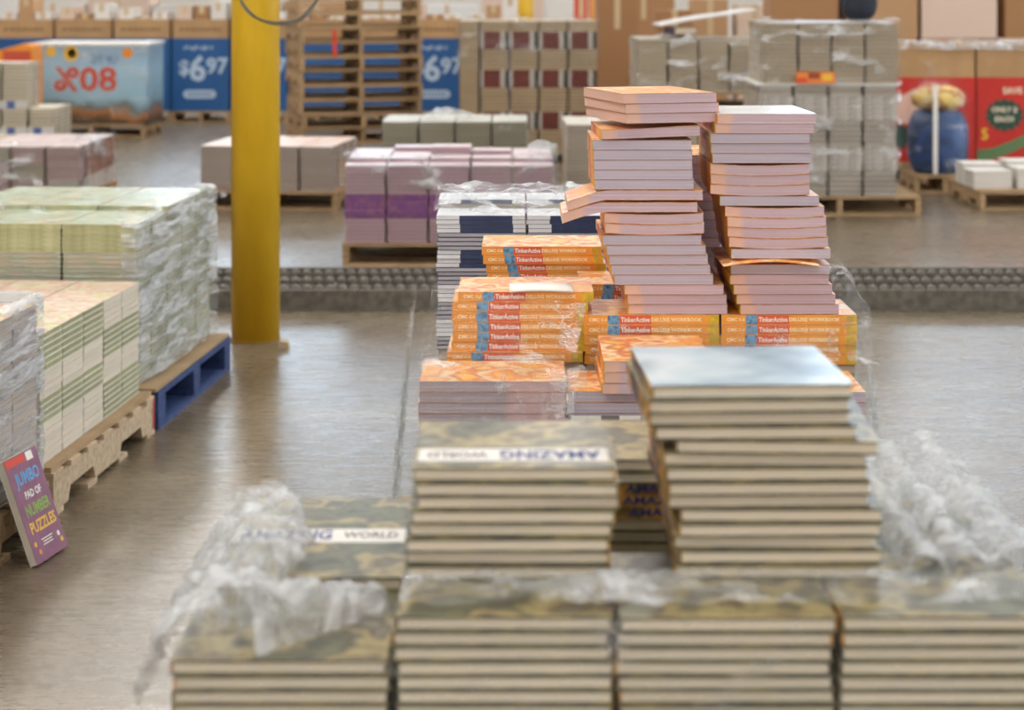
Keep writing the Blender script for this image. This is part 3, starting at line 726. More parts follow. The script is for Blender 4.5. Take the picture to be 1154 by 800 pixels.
# striped load on wooden pallet
SPG = mat('striped spine, green', S(158, 162, 126), .5, S(142, 148, 110), (9, 9, 9), 4, .1)
COVM = art('mixed pastel cover art', [S(196, 186, 160), S(214, 200, 176), S(206, 160, 140), S(222, 208, 190), S(196, 190, 120), S(180, 176, 156)], 11, .35, .6)
PGS = pages('white magazine edges', S(226, 220, 206), S(200, 192, 176), .05, freq=900)
SB = book('striped_book', .222, .219, .0202, COVM, PGS, SPG, .0028, .0015, split_spine=(.32, PGS))
SBW = book('striped_book', .222, .219, .0202, COVM, PGS, PGS, .0006, .0008)
sW = .23*4; sx, sy = corner(-1.462, 6.06, sW)
seqA = [6, 4, 4, 6]; seqB = [5, 5, 4, 6]
def is_green(r, l, n):
    k = n - 1 - l; seq, g = (seqA, True) if r < 3 else (seqB, False)
    for q in seq:
        if k < q: return g
        k -= q; g = not g
    return g
fr2 = pile(sx, sy, YAW, .158, [.23]*4, [.2245]*5, .0204, lambda c, r: 20, lambda c, r, l, n: (SB, 180) if is_green(r, l, n) else (SBW, 0),
     lambda c, r, l, n: l == n - 1 or c == 3, lambda c, r, l, n: f'paperback, {from_top(n - l)}, {("innermost", "second", "third", "aisle")[c]} column, {ORD[r + 1]} row, green-striped load',
     'paperbacks of the green-striped load', INNER, .0015)
pallet(*fr2(sW - .46, .585), 0, YAW, 'pale wooden pallet with notched stringers under the green-striped load', 1.0, 1.17, WOODPALE)
o = link('slip_sheet', MB().box(-.49, .47, -.58, .58, 0, .0165, SLIP).mesh('slip_sheet'), None, (*fr2(sW - .44, .585), .1392), (0, 0, math.radians(YAW))); tag(o, 'kraft slip sheet below the green-striped load', 'slip sheet')
# paint dab on the pallet's far end
o = link('paint_tag', MB().box(0, .0016, 0, .012, .02, .13, REDINK).mesh('paint_tag'), None, (*fr2(sW + .0405, 1.152), 0), (0, 0, math.radians(YAW))); tag(o, 'narrow orange tag on the far end of the pale pallet', 'tag')

# nearest left load
PZC = art('puzzle book cover art', [S(206, 190, 170), S(226, 190, 110), S(190, 160, 160), S(220, 206, 190)], 12, .35)
PGZ = pages('wrapped page edges', S(206, 200, 198), S(160, 156, 158), .06, freq=700)
ZB = book('puzzle_book', .226, .218, .0202, PZC, PGZ, mat('mauve spine', S(160, 120, 150), .5, None, rand=.15), .0012, .001)
qW = .235*3; qx, qy = corner(-1.545, 4.86, qW)
fr3 = pile(qx, qy, YAW, .15, [.235]*3, [.225]*5, .0204, lambda c, r: 26, lambda c, r, l, n: (ZB, 0), lambda c, r, l, n: (c == 2 and r >= 3) or (l == n - 1 and r >= 3),
     lambda c, r, l, n: f'paperback, {from_top(n - l)}, {("innermost", "middle", "aisle")[c]} column, {("", "", "", "inner", "far-end")[r]} stack, densest wrap', 'paperbacks under the densest wrap', INNER, .002)
pallet(*fr3(qW - .42, .56), 0, YAW, 'wooden pallet in shade behind the leaning puzzle book', .9, 1.14)
wrap('dense glittering wrap round the load beside the leaning puzzle book', A(fr3, [(qW + .016, .3), (qW + .018, .9), (qW + .012, 1.135), (qW - .04, 1.14), (.1, 1.137)]), .16, 15e-2 + 26*.0204 + .022, FILM_STREAK, .025, 90, 44, .008, 9, 27)

# the leaning puzzle book
PUR = mat('purple puzzle cover', S(142, 84, 114), .45, S(124, 72, 100), (6, 6, 6), 5)
wB, hB, tB = .205, .3066, .022
ex = Vector((.205, .979, 0)).normalized(); ey = Vector((-.103, .0215, .288)).normalized(); ez = ex.cross(ey).normalized(); ex = ey.cross(ez)
base = Vector((-1.326, 5.64, .0)) + ey*(hB/2) - ez*tB
base.z += max(0, -min((base + ex*a*wB/2 + ey*b*hB/2 + ez*c*tB).z for a in (-1, 1) for b in (-1, 1) for c in (0, 1)))
pz = link('puzzle_book', None); pz.matrix_world = axes(base, ex, ey, ez)
tag(pz, 'purple number puzzles pad leaning against the wrapped load at the aisle', 'book')
c = MB(); c.box(-wB/2, wB/2, -hB/2, hB/2, tB - .001, tB, PUR); c.box(-wB/2, wB/2, -hB/2, hB/2, 0, .001, WHITE)
cv = link('cover', c.mesh('cover'), pz)
link('page_block', MB().box(-wB/2 + .0005, wB/2 - .0008, -hB/2 + .0008, hB/2 - .0008, .0011, tB - .0011, PGS).mesh('page_block'), pz)
q = MB(); zt_ = tB + .0006
for body, sz, y, mm, fit in (('JUMBO', .05, .085, SKYINK, .15), ('PAD OF', .03, .036, WHITE, .1), ('NUMBER', .045, -.008, GREENINK, .15), ('PUZZLES', .045, -.057, YELINK, .16)):
    lettering(q, body, sz, (0.005, y, zt_), (1, 0, 0), (0, 1, 0), mm, fit)
for i, (y, w) in enumerate(((-.098, .07), (-.106, .055), (-.114, .06))): q.box(-w/2, w/2, y, y + .003, zt_ - .0003, zt_, WHITE)
for x, y, mm in ((-.075, -.1, YELINK), (-.06, -.125, ORANGEINK), (.07, -.105, WHITE), (.08, -.125, YELINK)): q.lathe([(.008, zt_ - .0003), (.008, zt_)], mm, 12, (x, y, 0))
q.box(-.1, .02, .128, .15, zt_ - .0003, zt_, REDINK); q.box(.03, .07, .125, .15, zt_ - .0003, zt_, WHITE)
link('cover_lettering', q.mesh('cover_lettering'), cv)

# ================================================================ ROLLER TRACK
WHEEL = mat('steel wheel', S(122, 117, 109), .5, None, metal=.4, rand=.08)
whm = MB().lathe([(.004, -.012), (.021, -.012), (.025, -.008), (.025, .008), (.021, .012), (.004, .012)], WHEEL, 14, axis='y').mesh('wheel', True)
TR = mat('track steel', S(122, 117, 108), .5, S(96, 92, 84), (6, 6, 6), 4, metal=.4)
rail = MB().box(-.8, .8, -.012, .012, 0, .105, TR).box(-.8, .8, -.04, -.0121, 0, .010, TR).mesh('side_rail')
rb = MB().box(-.8, .8, -.008, .008, 0, .085, TR).mesh('middle_rail')
axb = MB().box(-.012, .012, -.39, .39, 0, .07, TR).mesh('cross_member')
for i, xc in enumerate((-2.56, -.93, .70, 2.33, 3.96)):
    parts = [('side_rail', rail, None, (0, 0, 0)), ('side_rail', rail, None, (0, .80, 0)), ('middle_rail', rb, None, (0, .27, 0)), ('middle_rail', rb, None, (0, .53, 0))]
    parts += [('cross_member', axb, None, (x, .40, 0)) for x in (-.6, 0, .6)]
    for k in range(27):
        for y in (.06, .33, .6): parts.append(('wheel', whm, None, (-.78 + .06*k + (.03 if y == .33 else 0), y, .098)))
    make(dict(name='roller_conveyor', cat='conveyor', parts=parts), (xc, 9.95, 0), (0, 0, 0),
         ('low steel roller track section hidden behind the wrapped green load', 'low steel roller track section passing the yellow column', 'low steel roller track section behind the orange workbook towers', 'low steel roller track section beside the open floor', 'low steel roller track section running out of the picture')[i], None)

# ================================================================ MID-GROUND LOADS
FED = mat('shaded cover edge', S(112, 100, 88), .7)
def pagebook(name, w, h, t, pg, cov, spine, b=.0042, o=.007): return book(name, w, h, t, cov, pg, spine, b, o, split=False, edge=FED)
# purple-banded
PGK = pages('pink pale page edges', S(200, 172, 182), S(174, 144, 156), .05, freq=300)
PUS = art('purple spine blocks', [S(118, 70, 124), S(124, 76, 130), S(140, 96, 110), S(120, 72, 126)], 7, .5, .4, 'CONSTANT', (1, 7, 1))
PKC = art('pale pink cover', [S(216, 196, 202), S(228, 214, 214), S(196, 168, 182)], 5, .35)
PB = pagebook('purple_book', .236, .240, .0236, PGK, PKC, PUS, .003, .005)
pn = lambda c, r: 19 + (1 if r >= 1 else 0) + (1 if (c, r) in ((3, 2), (1, 3)) else 0) + (2 if (c, r) == (2, 2) else 0)
pile(-.99, 11.5, 0, .141, [.248]*5, [.244]*4, .0239, pn, lambda c, r, l, n: (PB, SPINE if 6 <= l < 12 else FORE),
     lambda c, r, l, n: l >= n - 1 or (r == 0) or (r == 2 and l >= 19), lambda c, r, l, n: f'pink-edged book, {from_top(n - l)}, {ORD[c + 1]} column, {("front", "second", "third", "rear")[r]} row, purple load', 'pink-edged books of the purple-banded load', INNER, .003)
pallet(-.37, 11.99, 0, 0, 'wooden pallet under the purple-banded load', 1.26, 1.0)
wrap('bright cloudy wrap over the top of the purple-banded load', [(-1.012, 12.2), (-1.012, 11.485), (.262, 11.485), (.262, 12.4)], .46, .141 + 20*.0239 + .01, FILM_GLINT, .16, 90, 26, .014, 8, 29)
film('stretch_wrap', 'milky gathered wrap at the end of the purple-banded load', lambda u, v: (.10 + .17*u, 11.55 + .5*v, .141 + 20*.0239 + .045 + .02*math.sin(3*u)), 20, 30, FILM_MILK, .02, 12, 31)
# grey-brown load left of the column
PGT = pages('grey-brown page edges', S(176, 168, 162), S(150, 142, 136), .05, freq=260)
TNC = art('peach cover', [S(226, 208, 196), S(220, 186, 168), S(230, 220, 212)], 4, .4)
TNS = mat('brown spine', S(156, 116, 82), .5, S(200, 176, 154), (9, 9, 9), 3, .2)
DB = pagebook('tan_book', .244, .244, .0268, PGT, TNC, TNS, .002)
dv = lambda c, r, l, n: r == 0 or c == 3 or l == n - 1
pile(-2.327, 14.515, -6.5, .141, [.252]*4, [.252]*4, .0272, lambda c, r: 12, lambda c, r, l, n: (DB, FORE if r == 0 or l >= 8 else 180), dv,
     lambda c, r, l, n: f'grey-brown book, {from_top(n - l)}, {ORD[c + 1]} column, {ORD[r + 1]} row, load behind the yellow column', 'grey-brown books behind the yellow column', INNER, .003)
pallet(-1.77, 14.96, 0, -6.5, 'wooden pallet of the grey-brown load behind the yellow column', 1.1, 1.08)
# grey-green load
PGE = pages('grey-green far page edges', S(176, 172, 154), S(150, 146, 130), .05, freq=240)
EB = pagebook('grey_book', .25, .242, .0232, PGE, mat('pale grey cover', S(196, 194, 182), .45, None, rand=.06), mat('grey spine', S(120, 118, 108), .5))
en = 25
pile(-.89, 13.3, 0, .141, [.25]*4, [.258]*3, .0235, lambda c, r: en, lambda c, r, l, n: (EB, FORE), lambda c, r, l, n: (r == 0 and l >= n - 9) or l == n - 1,
     lambda c, r, l, n: f'grey book, {from_top(n - l)}, {ORD[c + 1]} column, {("front", "middle", "rear")[r]} row, grey load', 'grey books behind the purple-banded load', INNER, .003)
pallet(-.39, 13.69, 0, 0, 'wooden pallet under the grey load behind the purple-banded one', 1.04, .80)
wrap('wrap at the far end of the grey load', [(-.1, 13.285), (.125, 13.285), (.125, 13.9)], .45, .141 + en*.0235 + .01, FILM_FAR, .1, 40, 16, .012, 8, 33)
film('stretch_wrap', 'white knot of wrap on top of the grey load', lambda u, v: (-.62 + .34*u, 13.45 + .3*v, .141 + en*.0235 + .015 + .05*math.sin(math.pi*u)*math.sin(math.pi*v)), 24, 20, FILM_MILK, .02, 14, 35)
# single pale column beside it
GBK = pagebook('pale_book', .2, .25, .0246, pages('pale far page edges', S(198, 188, 174), S(170, 160, 148), .05, freq=240), mat('pale cover', S(206, 198, 186), .5), mat('pale spine', S(160, 150, 140), .5))
pile(.34, 12.5, 0, .141, [.26]*3, [.21]*4, .025, lambda c, r: 25, lambda c, r, l, n: (GBK, FORE), lambda c, r, l, n: (c == 0 and r == 0 and l >= n - 16) or (l == n - 1 and c == 0),
     lambda c, r, l, n: f'pale book, {from_top(n - l)}, {("front", "second", "third", "rear")[r]} stack, narrow load behind workbook towers', 'pale books behind the workbook towers', INNER, .003)
pallet(.73, 12.92, 0, 0, 'wooden pallet of the pale load behind the workbook towers', .84, .88)
# load of pink and white books, far left
PGL2 = pages('rosy page edges', S(194, 170, 170), S(166, 138, 142), .08, freq=200)
LB = pagebook('pink_book', .236, .238, .0296, PGL2, art('white and rose cover', [S(226, 214, 210), S(206, 180, 180), S(236, 228, 222)], 4, .4), art('rust spine print', [S(150, 92, 76), S(180, 130, 110), S(120, 74, 66), S(204, 170, 160)], 14, .5))
LBW = pagebook('pink_book', .236, .238, .0296, PGE, art('white and rose cover back', [S(226, 214, 210), S(206, 180, 180)], 4, .4), mat('white spine', S(214, 204, 200), .5))
pile(-4.1, 14.0, 0, .141, [.25]*4, [.246]*5, .03, lambda c, r: 12, lambda c, r, l, n: ((LBW if (c + l//4) % 3 == 0 else LB), FORE if r == 0 else 180),
     lambda c, r, l, n: (r == 0 and c >= 1 and l >= 1) or c == 3 or (l == n - 1 and c >= 1), lambda c, r, l, n: f'pink-edged book, {from_top(n - l)}, {ORD[c + 1]} column, {ORD[r + 1]} row, behind green paperbacks', 'pink-edged books behind the green paperbacks', INNER, .003)
pallet(-3.6, 14.62, 0, 0, 'wooden pallet of the pink-edged load behind the green paperbacks', 1.04, 1.26)
wrap('white wrap over the pink-edged load behind the green paperbacks', [(-4.12, 13.985), (-3.085, 13.985), (-3.085, 15.24)], .18, .141 + 12*.03 + .008, FILM_GLINT, .2, 60, 24, .012, 7, 37)
# ================================================================ FAR LOADS
# tan load with dark red spines
RDS = art('dark red spine block', [S(96, 36, 28), S(112, 44, 34)], 12, .5)
DKS = mat('dark grey spine', S(62, 58, 54), .5); GYS = mat('pale grey spine', S(190, 182, 172), .5)
PGR = pages('tan page edges', S(206, 184, 152), S(176, 154, 122), .05, freq=180)
TNV = mat('tan cover', S(196, 176, 146), .5)
def redbook():
    return book('red_book', .25, .262, .0318, TNV, PGR, DKS, .0045, .008, split=False, edge=FED, spine_segs=[(.10, GYS), (.60, RDS), (.16, GYS), (.14, DKS)])
RB = redbook()
seqR = [3, 5, 6, 5, 7, 5, 6]
def red_is_spine(l, n):
    k = n - 1 - l; g = False
    for q in seqR:
        if k < q: return g
        k -= q; g = not g
    return False
pile(-.295, 18.0, 0, .141, [.2705]*4, [.258]*4, .0322, lambda c, r: 37, lambda c, r, l, n: (RB, SPINE if red_is_spine(l, n) else FORE), lambda c, r, l, n: r == 0 or l == n - 1,
     lambda c, r, l, n: f'tan book, {from_top(n - l)}, {ORD[c + 1]} full column, {("front", "second", "third", "rear")[r]} row, red-spined load', 'tan books with dark red spines', INNER, .003)
RB2 = book('red_book', .184, .25, .0318, TNV, PGR, DKS, .0045, .008, split=False, edge=FED)
pile(-.492, 18.02, 0, .141, [.192], [.258]*4, .0322, lambda c, r: 37, lambda c, r, l, n: (RB2, 0), lambda c, r, l, n: r == 0 or l == n - 1,
     lambda c, r, l, n: f'tan book, {from_top(n - l)}, narrow end column, {("front", "second", "third", "rear")[r]} row, red-spined load', 'tan books of the narrow end column', INNER, .002)
pallet(.16, 18.5, 0, 0, 'wooden pallet under the tall load with red spines', 1.34, 1.04)
rt_ = .141 + 37*.0322
wrap('glossy wrap round the top edge of the tall load with red spines', [(-.52, 18.4), (-.512, 17.985), (.80, 17.985), (.81, 18.9)], rt_ - .42, rt_ + .012, FILM_FAR, .3, 80, 24, .014, 7, 41)

# two double-stacked pale loads further right
PGW = pages('pale tan page edges', S(204, 188, 164), S(176, 160, 138), .05, freq=180)
WV = art('pale tan cover', [S(206, 196, 178), S(190, 178, 158), S(220, 214, 200)], 4, .4)
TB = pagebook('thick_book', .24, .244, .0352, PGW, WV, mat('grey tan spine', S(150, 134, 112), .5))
hn = lambda c, r: 12 - (1 if (c, r) in ((3, 0), (2, 1)) else 0) + (1 if (c, r) in ((1, 1), (1, 2)) else 0)
pallet(1.53, 16.5, 0, 0, 'wooden pallet at the foot of the double-stacked pale load', 1.06, 1.02)
pile(1.025, 16.0, 0, .141, [.2525]*4, [.25]*4, .036, lambda c, r: 14, lambda c, r, l, n: (TB, FORE), lambda c, r, l, n: r == 0 and l >= 11,
     lambda c, r, l, n: f'pale thick book, {from_top(n - l)}, {ORD[c + 1]} column, lower tier, bent-sheet load', 'pale thick books of the lower tier', INNER, .003)
hz = .141 + 14*.036 + .002
pallet(1.53, 16.5, hz, 0, 'wooden pallet carried on top of the lower tier of pale books', 1.06, 1.02)
hz2 = hz + .1395
pile(1.025, 16.0, 0, hz2, [.2525]*4, [.25]*4, .036, hn, lambda c, r, l, n: (TB, FORE), lambda c, r, l, n: r == 0 or l == n - 1,
     lambda c, r, l, n: f'pale thick book, {from_top(n - l)}, {ORD[c + 1]} column, {ORD[r + 1]} row, upper tier, bent-sheet load', 'pale thick books of the upper tier', INNER, .004)
ht = hz2 + 13*.036
wrap('glinting wrap round the upper tier behind the workbook towers', [(1.008, 16.6), (1.008, 15.982), (2.052, 15.982), (2.052, 16.8)], hz2, ht - .02, FILM_GLINT, .1, 70, 30, .016, 6, 43)
CARDW = mat('white board', S(232, 232, 230), .4, S(216, 216, 214), (1, 1, 1), 3)
mb = MB(); mb.slab(-.44, .36, -.3, .3, 0, .014, CARDW, 20, lambda x, y: .05*math.sin((x + .44)*2.6) + (.04 if x > .12 else 0)*(x - .12)*3)
o = link('top_sheet', mb.mesh('top_sheet', False), None, (1.66, 16.48, ht + .10), (0, math.radians(-4), .05)); tag(o, 'bent white top sheet tilting on the upper tier of pale books', 'board')
mb = MB(); mb.box(-.10, .10, -.12, .12, 0, .06, mat('dark violet cover', S(70, 56, 84), .5)); mb.box(-.095, .095, -.1205, .115, .006, .054, PGW)
o = link('thick_book', mb.mesh('dark_book'), None, (1.40, 16.24, ht + .0015), (0, 0, .3)); tag(o, 'dark violet book lying under the bent top sheet', 'book')

IX = 1.78
pallet(2.365, 14.58, 0, 0, 'wooden pallet under the two-tier wrapped load', 1.17, 1.02, group=None)
PGI = pages('pale grey page edges', S(198, 188, 176), S(168, 158, 148), .05, freq=180)
IV = art('grey white cover', [S(206, 200, 192), S(184, 178, 172), S(224, 220, 214)], 4, .35)
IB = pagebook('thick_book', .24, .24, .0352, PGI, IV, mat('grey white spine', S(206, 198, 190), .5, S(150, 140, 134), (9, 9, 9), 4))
pile(IX, 14.07, 0, .141, [.25]*4, [.25]*4, .036, lambda c, r: 22, lambda c, r, l, n: (IB, SPINE if (l//5) % 2 else FORE), lambda c, r, l, n: r == 0 or (l == n - 1 and r < 1),
     lambda c, r, l, n: f'pale thick book, {from_top(n - l)}, {ORD[c + 1]} column, lower tier, wrapped load', 'pale thick books of the wrapped lower tier', INNER, .003)
iz = .141 + 22*.036
o = link('tier_sheet', MB().box(-.52, .52, -.5, .5, 0, .012, CARDW).mesh('tier_sheet'), None, (IX + .5, 14.58, iz + .002)); tag(o, 'pale board sheet between the tiers of the wrapped load', 'board')
iz2 = iz + .0155
IB2 = pagebook('thick_book', .234, .236, .0308, PGW, IV, TNV)
pile(IX + .045, 14.1, 0, iz2, [.242]*4, [.242]*4, .0315, lambda c, r: 14, lambda c, r, l, n: (IB2, FORE), lambda c, r, l, n: r == 0 or l == n - 1,
     lambda c, r, l, n: f'tan thick book, {from_top(n - l)}, {ORD[c + 1]} column, {ORD[r + 1]} row, upper wrapped tier', 'tan thick books of the wrapped upper tier', INNER, .003)
wrap('crinkled bright wrap round the lower tier of the two-tier load', [(IX - .014, 14.7), (IX - .014, 14.054), (IX + 1.018, 14.054), (IX + 1.018, 14.8)], .15, iz - .01, FILM_GLINT, .0, 80, 40, .016, 7, 45)
wrap('clear wrap round the upper tier of the two-tier load', [(IX + .03, 14.6), (IX + .03, 14.085), (IX + 1.03, 14.085), (IX + 1.03, 14.8)], iz2, iz2 + 14*.0315 + .012, FILM_GLINT, .09, 80, 30, .014, 7, 47)
mb = MB(); mb.box(0, .28, 0, .004, 0, .085, mat('orange paper label', S(232, 132, 60), .5)); mb.box(.0, .08, -.0008, 0, .01, .04, REDINK); mb.box(.09, .17, -.0008, 0, .035, .08, mat('rust print', S(150, 70, 30), .5)); mb.box(.19, .26, -.0008, 0, .02, .07, YELINK)
o = link('paper_label', mb.mesh('paper_label'), None, (wx(897, 14.05), 14.045, iz2 + .004)); tag(o, 'orange paper label on the upper tier of the two-tier load', 'label')

# ---------------------------------------------------------------- empty pallets stacked
PY = 18.8; ya = 14
cxp, cyp = wx(378, PY) + .12, PY + .62
for i in range(11):
    ox, oy = RNG.uniform(-.02, .02), RNG.uniform(-.02, .02)
    pallet(cxp + ox, cyp + oy, i*.1395, ya + RNG.uniform(-1.5, 1.5), f'empty wooden pallet, {from_top(11 - i)}, in the tall stack of empty pallets', 1.2, 1.02, group='stack of empty pallets')
o = link('hanging_strap', MB().box(-.02, .02, 0, .004, 0, .26, REDINK).mesh('orange_strap'), None, (wx(377, 18.6), 18.62, .98), (0, 0, math.radians(ya))); tag(o, 'orange strap hanging on the stack of empty pallets', 'strap')

# ---------------------------------------------------------------- blue display bins
BY = 23.7
skirt_z0, skirt_z1, tray_z = .142, 1.025, 1.255
def dispbin(w, d, price, seed):
    sk = MB(); k = .02
    for a in ((-w/2, w/2, 0, k), (-w/2, w/2, d - k, d)): sk.box(*a, skirt_z0, skirt_z1, BIN_BLUE)
    for a in ((-w/2, -w/2 + k), (w/2 - k, w/2)): sk.box(*a, k, d - k, skirt_z0, skirt_z1, BIN_BLUE)
    tr = MB()
    for a in ((-w/2 + .01, w/2 - .01, .01, .03), (-w/2 + .01, w/2 - .01, d - .03, d - .01)): tr.box(*a, skirt_z1, tray_z, KRAFT)
    for a in ((-w/2 + .01, -w/2 + .03), (w/2 - .03, w/2 - .01)): tr.box(*a, .03, d - .03, skirt_z1, tray_z, KRAFT)
    tr.box(-w/2 + .03, w/2 - .03, .03, d - .03, skirt_z1, skirt_z1 + .02, KRAFTDK)
    ln = MB()
    x = -w/2 + .09
    while x < w/2 - .12:
        q = RNG.uniform(.03, .06); ln.box(x, x + q, .0085, .01, skirt_z1 + .09, skirt_z1 + .12, KRAFTDK); x += q + .02
    parts = [('skirt', sk.mesh('skirt'), None), ('tray', tr.mesh('tray'), [('tray_lettering', ln.mesh('tray_lettering'))])]
    if price:
        q = MB(); y = -.002
        lettering(q, '$', .24, (-.20, y, .66), (1, 0, 0), (0, 0, 1), PALEBLUE)
        lettering(q, '6', .42, (-.035, y, .64), (1, 0, 0), (0, 0, 1), PALEBLUE)
        lettering(q, '97', .26, (.20, y, .68), (1, 0, 0), (0, 0, 1), PALEBLUE)
        n = 10
        for i in range(n): q.box(-.2 + i*.036, -.2 + i*.036 + .024, y, y + .001, .89 + .012*math.sin(i*1.7), .925 + .012*math.sin(i*2.1), PALEBLUE)
        q.prism([(-.18 - .05*math.cos(a), .345 + .05*math.sin(a)) for a in [math.pi*(.5 + j/8) - math.pi/1 + math.pi for j in range(-0, 0)]] or [(-.17, .295), (.15, .295), (.18, .315), (.19, .345), (.18, .375), (.15, .395), (-.17, .395), (-.2, .375), (-.21, .345), (-.2, .315)], y, y + .001, PALEBLUE)
        for i in range(7): q.box(-.15 + i*.043, -.15 + i*.043 + .028, y - .0008, y - .0001, .33, .36, BIN_BLUE)
        parts[0] = ('skirt', parts[0][1], [('price_lettering', q.mesh('price_lettering'))])
    return dict(name='display_bin', cat='display bin', parts=parts)
BINP, BINB = dispbin(.69, .7, True, 1), dispbin(.69, .7, False, 2)
where = ['half out of view at the row end', 'behind the white books with blue spines', 'behind the sky blue printed bin', 'showing its full price beside the yellow column', 'hidden by the yellow column', 'behind the middle of the empty pallets', 'behind the end of the empty pallets', 'showing part of its price by the empty pallets', 'behind the tall load with red spines']
for k in range(9):
    xc = -4.138 + .7115*(k - 3) + .355
    make(BINP if k in (3, 4, 7, 8) else BINB, (xc, BY, 0), (0, 0, 0), 'blue display bin ' + where[k], 'blue display bins')
    pallet(xc, BY + .36, 0, 0, 'pallet under the blue display bin ' + where[k], .70, .74, group='pallets of the blue display bins')
# goods poking out of the bins and cartons behind them
tone = [S(226, 222, 216), S(206, 200, 194), S(190, 150, 110), S(220, 196, 178), S(232, 230, 228), S(168, 124, 84), S(214, 206, 196)]
CM = [mat('carton board tone', c, .8, None, rand=.04) for c in tone]
TAPE = mat('packing tape', S(206, 182, 144), .3)
def carton(w, d, h, m, name='carton', cat='box', split=True):
    c = MB(); e = .004; c.box(-w/2, w/2, -d/2, d/2, 0, h - e*2, m)
    f = MB()
    f.box(-w/2, w/2, -d/2, -.002, h - e*2 + .0002, h, m); f.box(-w/2, w/2, .002, d/2, h - e*2 + .0002, h, m)
    t = MB(); t.box(-.03, .03, -d/2 - .001, d/2, h + .0001, h + .001, TAPE)
    t.box(-.03, .03, -d/2 - .001, -d/2 - .0001, h*.75, h + .0001, TAPE)
    return dict(name=name, cat=cat, t=h, parts=[('carton_body', c.mesh('carton_body')), ('lid_flap', f.mesh('lid_flap')), ('tape', t.mesh('tape'))])
nb = 0; sidew = ['outer', 'middle', 'inner']
for k in range(9):
    xc = -4.138 + .7115*(k - 3) + .355
    for j in range(3):
        w = .178; h = .22 + RNG.uniform(0, .3); nb += 1
        pr = carton(w, .55, h, CM[(k*3 + j*2 + (k//2)) % 7], 'packed_carton')
        make(pr, (xc - .205 + .205*j, BY + .35, skirt_z1 + .022), (0, 0, RNG.uniform(-.01, .01)), f'{sidew[j]} carton standing in the blue bin {where[k]}', 'cartons standing in the blue bins')
for k in range(11):                                      # rear row of tall cartons
    w = .85; x = -7.2 + .9*k; h = (1.5, 1.42, 1.6, 1.38, 1.55, 1.45, 1.6, 1.4, 1.52, 1.46, 1.6)[k]
    make(carton(w, .8, h, CM[(4, 0, 3, 1, 4, 2, 0, 4, 3, 0, 5)[k]], 'tall_carton'), (x, 27.2, 0), (0, 0, RNG.uniform(-.02, .02)), f'tall carton against the far side, {ORD[k + 1]} counting from the sky blue bin end', 'tall cartons behind the blue bins')
make(carton(.42, .5, 1.62, CM[5], 'tall_carton'), (wx(696, 20), 20.3, 0), (0, 0, 0), 'narrow brown carton standing between the red-spined and pale loads', None)
o = link('guard_post', None, None, (wx(590, 24.6), 24.8, 0)); tag(o, 'short yellow guard post behind the red-spined load', 'post')
link('post', MB().lathe([(.13, .01), (.13, 1.62), (.1, 1.7), (.05, 1.73)], YELLOW, 20).mesh('post', True), o); link('foot_plate', MB().box(-.2, .2, -.2, .2, 0, .01, STEELDK).mesh('foot_plate'), o)
for x, m, l in ((655, REDINK, 'red'), (672, ORANGEINK, 'orange')):
    make(carton(.15, .4, 1.72, m, 'tall_carton'), (wx(x, 23), 23.2, 0), (0, 0, 0), f'slim {l} carton far behind the red-spined load', None)

# ---------------------------------------------------------------- sky blue printed bin with the mirrored 80 %
SKYP = MB()
m, nt, b = new_mat('sky blue box print'); b.inputs['Roughness'].default_value = .35
tc = N(nt, 'ShaderNodeTexCoord'); sx_ = N(nt, 'ShaderNodeSeparateXYZ'); nt.links.new(tc.outputs['Object'], sx_.inputs[0])
nz = N(nt, 'ShaderNodeTexNoise', Scale=3.2, Detail=3); nt.links.new(tc.outputs['Object'], nz.inputs['Vector'])
ad = N(nt, 'ShaderNodeMath', operation='MULTIPLY_ADD'); nt.links.new(nz.outputs['Fac'], ad.inputs[0]); ad.inputs[1].default_value = .35; nt.links.new(sx_.outputs['Z'], ad.inputs[2])
cc = ramp(nt, ad.outputs[0], [(.20, S(70, 58, 40)), (.30, S(170, 110, 60)), (.37, S(110, 120, 120)), (.46, S(150, 190, 210)), (.75, S(168, 204, 226)), (.98, S(150, 180, 206))])
nt.links.new(cc, b.inputs['Base Color']); SKYM = m
SBX0, SBX1, SY_ = -5.27, -4.0, 21.4
sw = SBX1 - SBX0; o = link('printed_bin', None, None, (SBX0 + sw/2, SY_, .142)); tag(o, 'sky blue printed bin with a reversed red percentage, wrapped in plastic', 'display bin')
bw = MB(); H8 = .86
for a in ((-sw/2, sw/2, 0, .02), (-sw/2, sw/2, .98, 1.0)): bw.box(*a, 0, H8, SKYM)
for a in ((-sw/2, -sw/2 + .02), (sw/2 - .02, sw/2)): bw.box(*a, .02, .98, 0, H8, SKYM)
body = link('bin_wall', bw.mesh('bin_wall'), o)
q = MB(); RUST = mat('rust red print', S(206, 84, 60), .5)
lettering(q, '80%', .36, (-.04, -.003, .48), (-1, 0, 0), (0, 0, 1), RUST, .70)
for x, z, r, mm in ((-.42, .80, .06, YELINK), (-.2, .775, .085, YELINK), (-.19, .78, .05, ORANGEINK), (.42, .78, .06, ORANGEINK)): q.lathe([(r, -.003), (r, -.001)], mm, 20, (x, 0, z), 'y')
lettering(q, 'UP TO', .12, (.16, -.003, .70), (-1, 0, 0), (0, 0, 1), mat('slate print', S(110, 130, 170), .5), .3)
link('panel_lettering', q.mesh('panel_lettering'), body)
q = MB(); q.lathe([(.12, 0), (.12, .002)], WHITE, 20, (0, 0, 0)); 
link('rim_wrap', MB().box(-sw/2 - .012, sw/2 + .012, -.012, 1.012, H8 + .002, H8 + .03, WHITE).mesh('rim_wrap'), o)
pallet(-4.62, 21.9, 0, 0, 'wooden pallet under the sky blue printed bin', 1.2, 1.06)
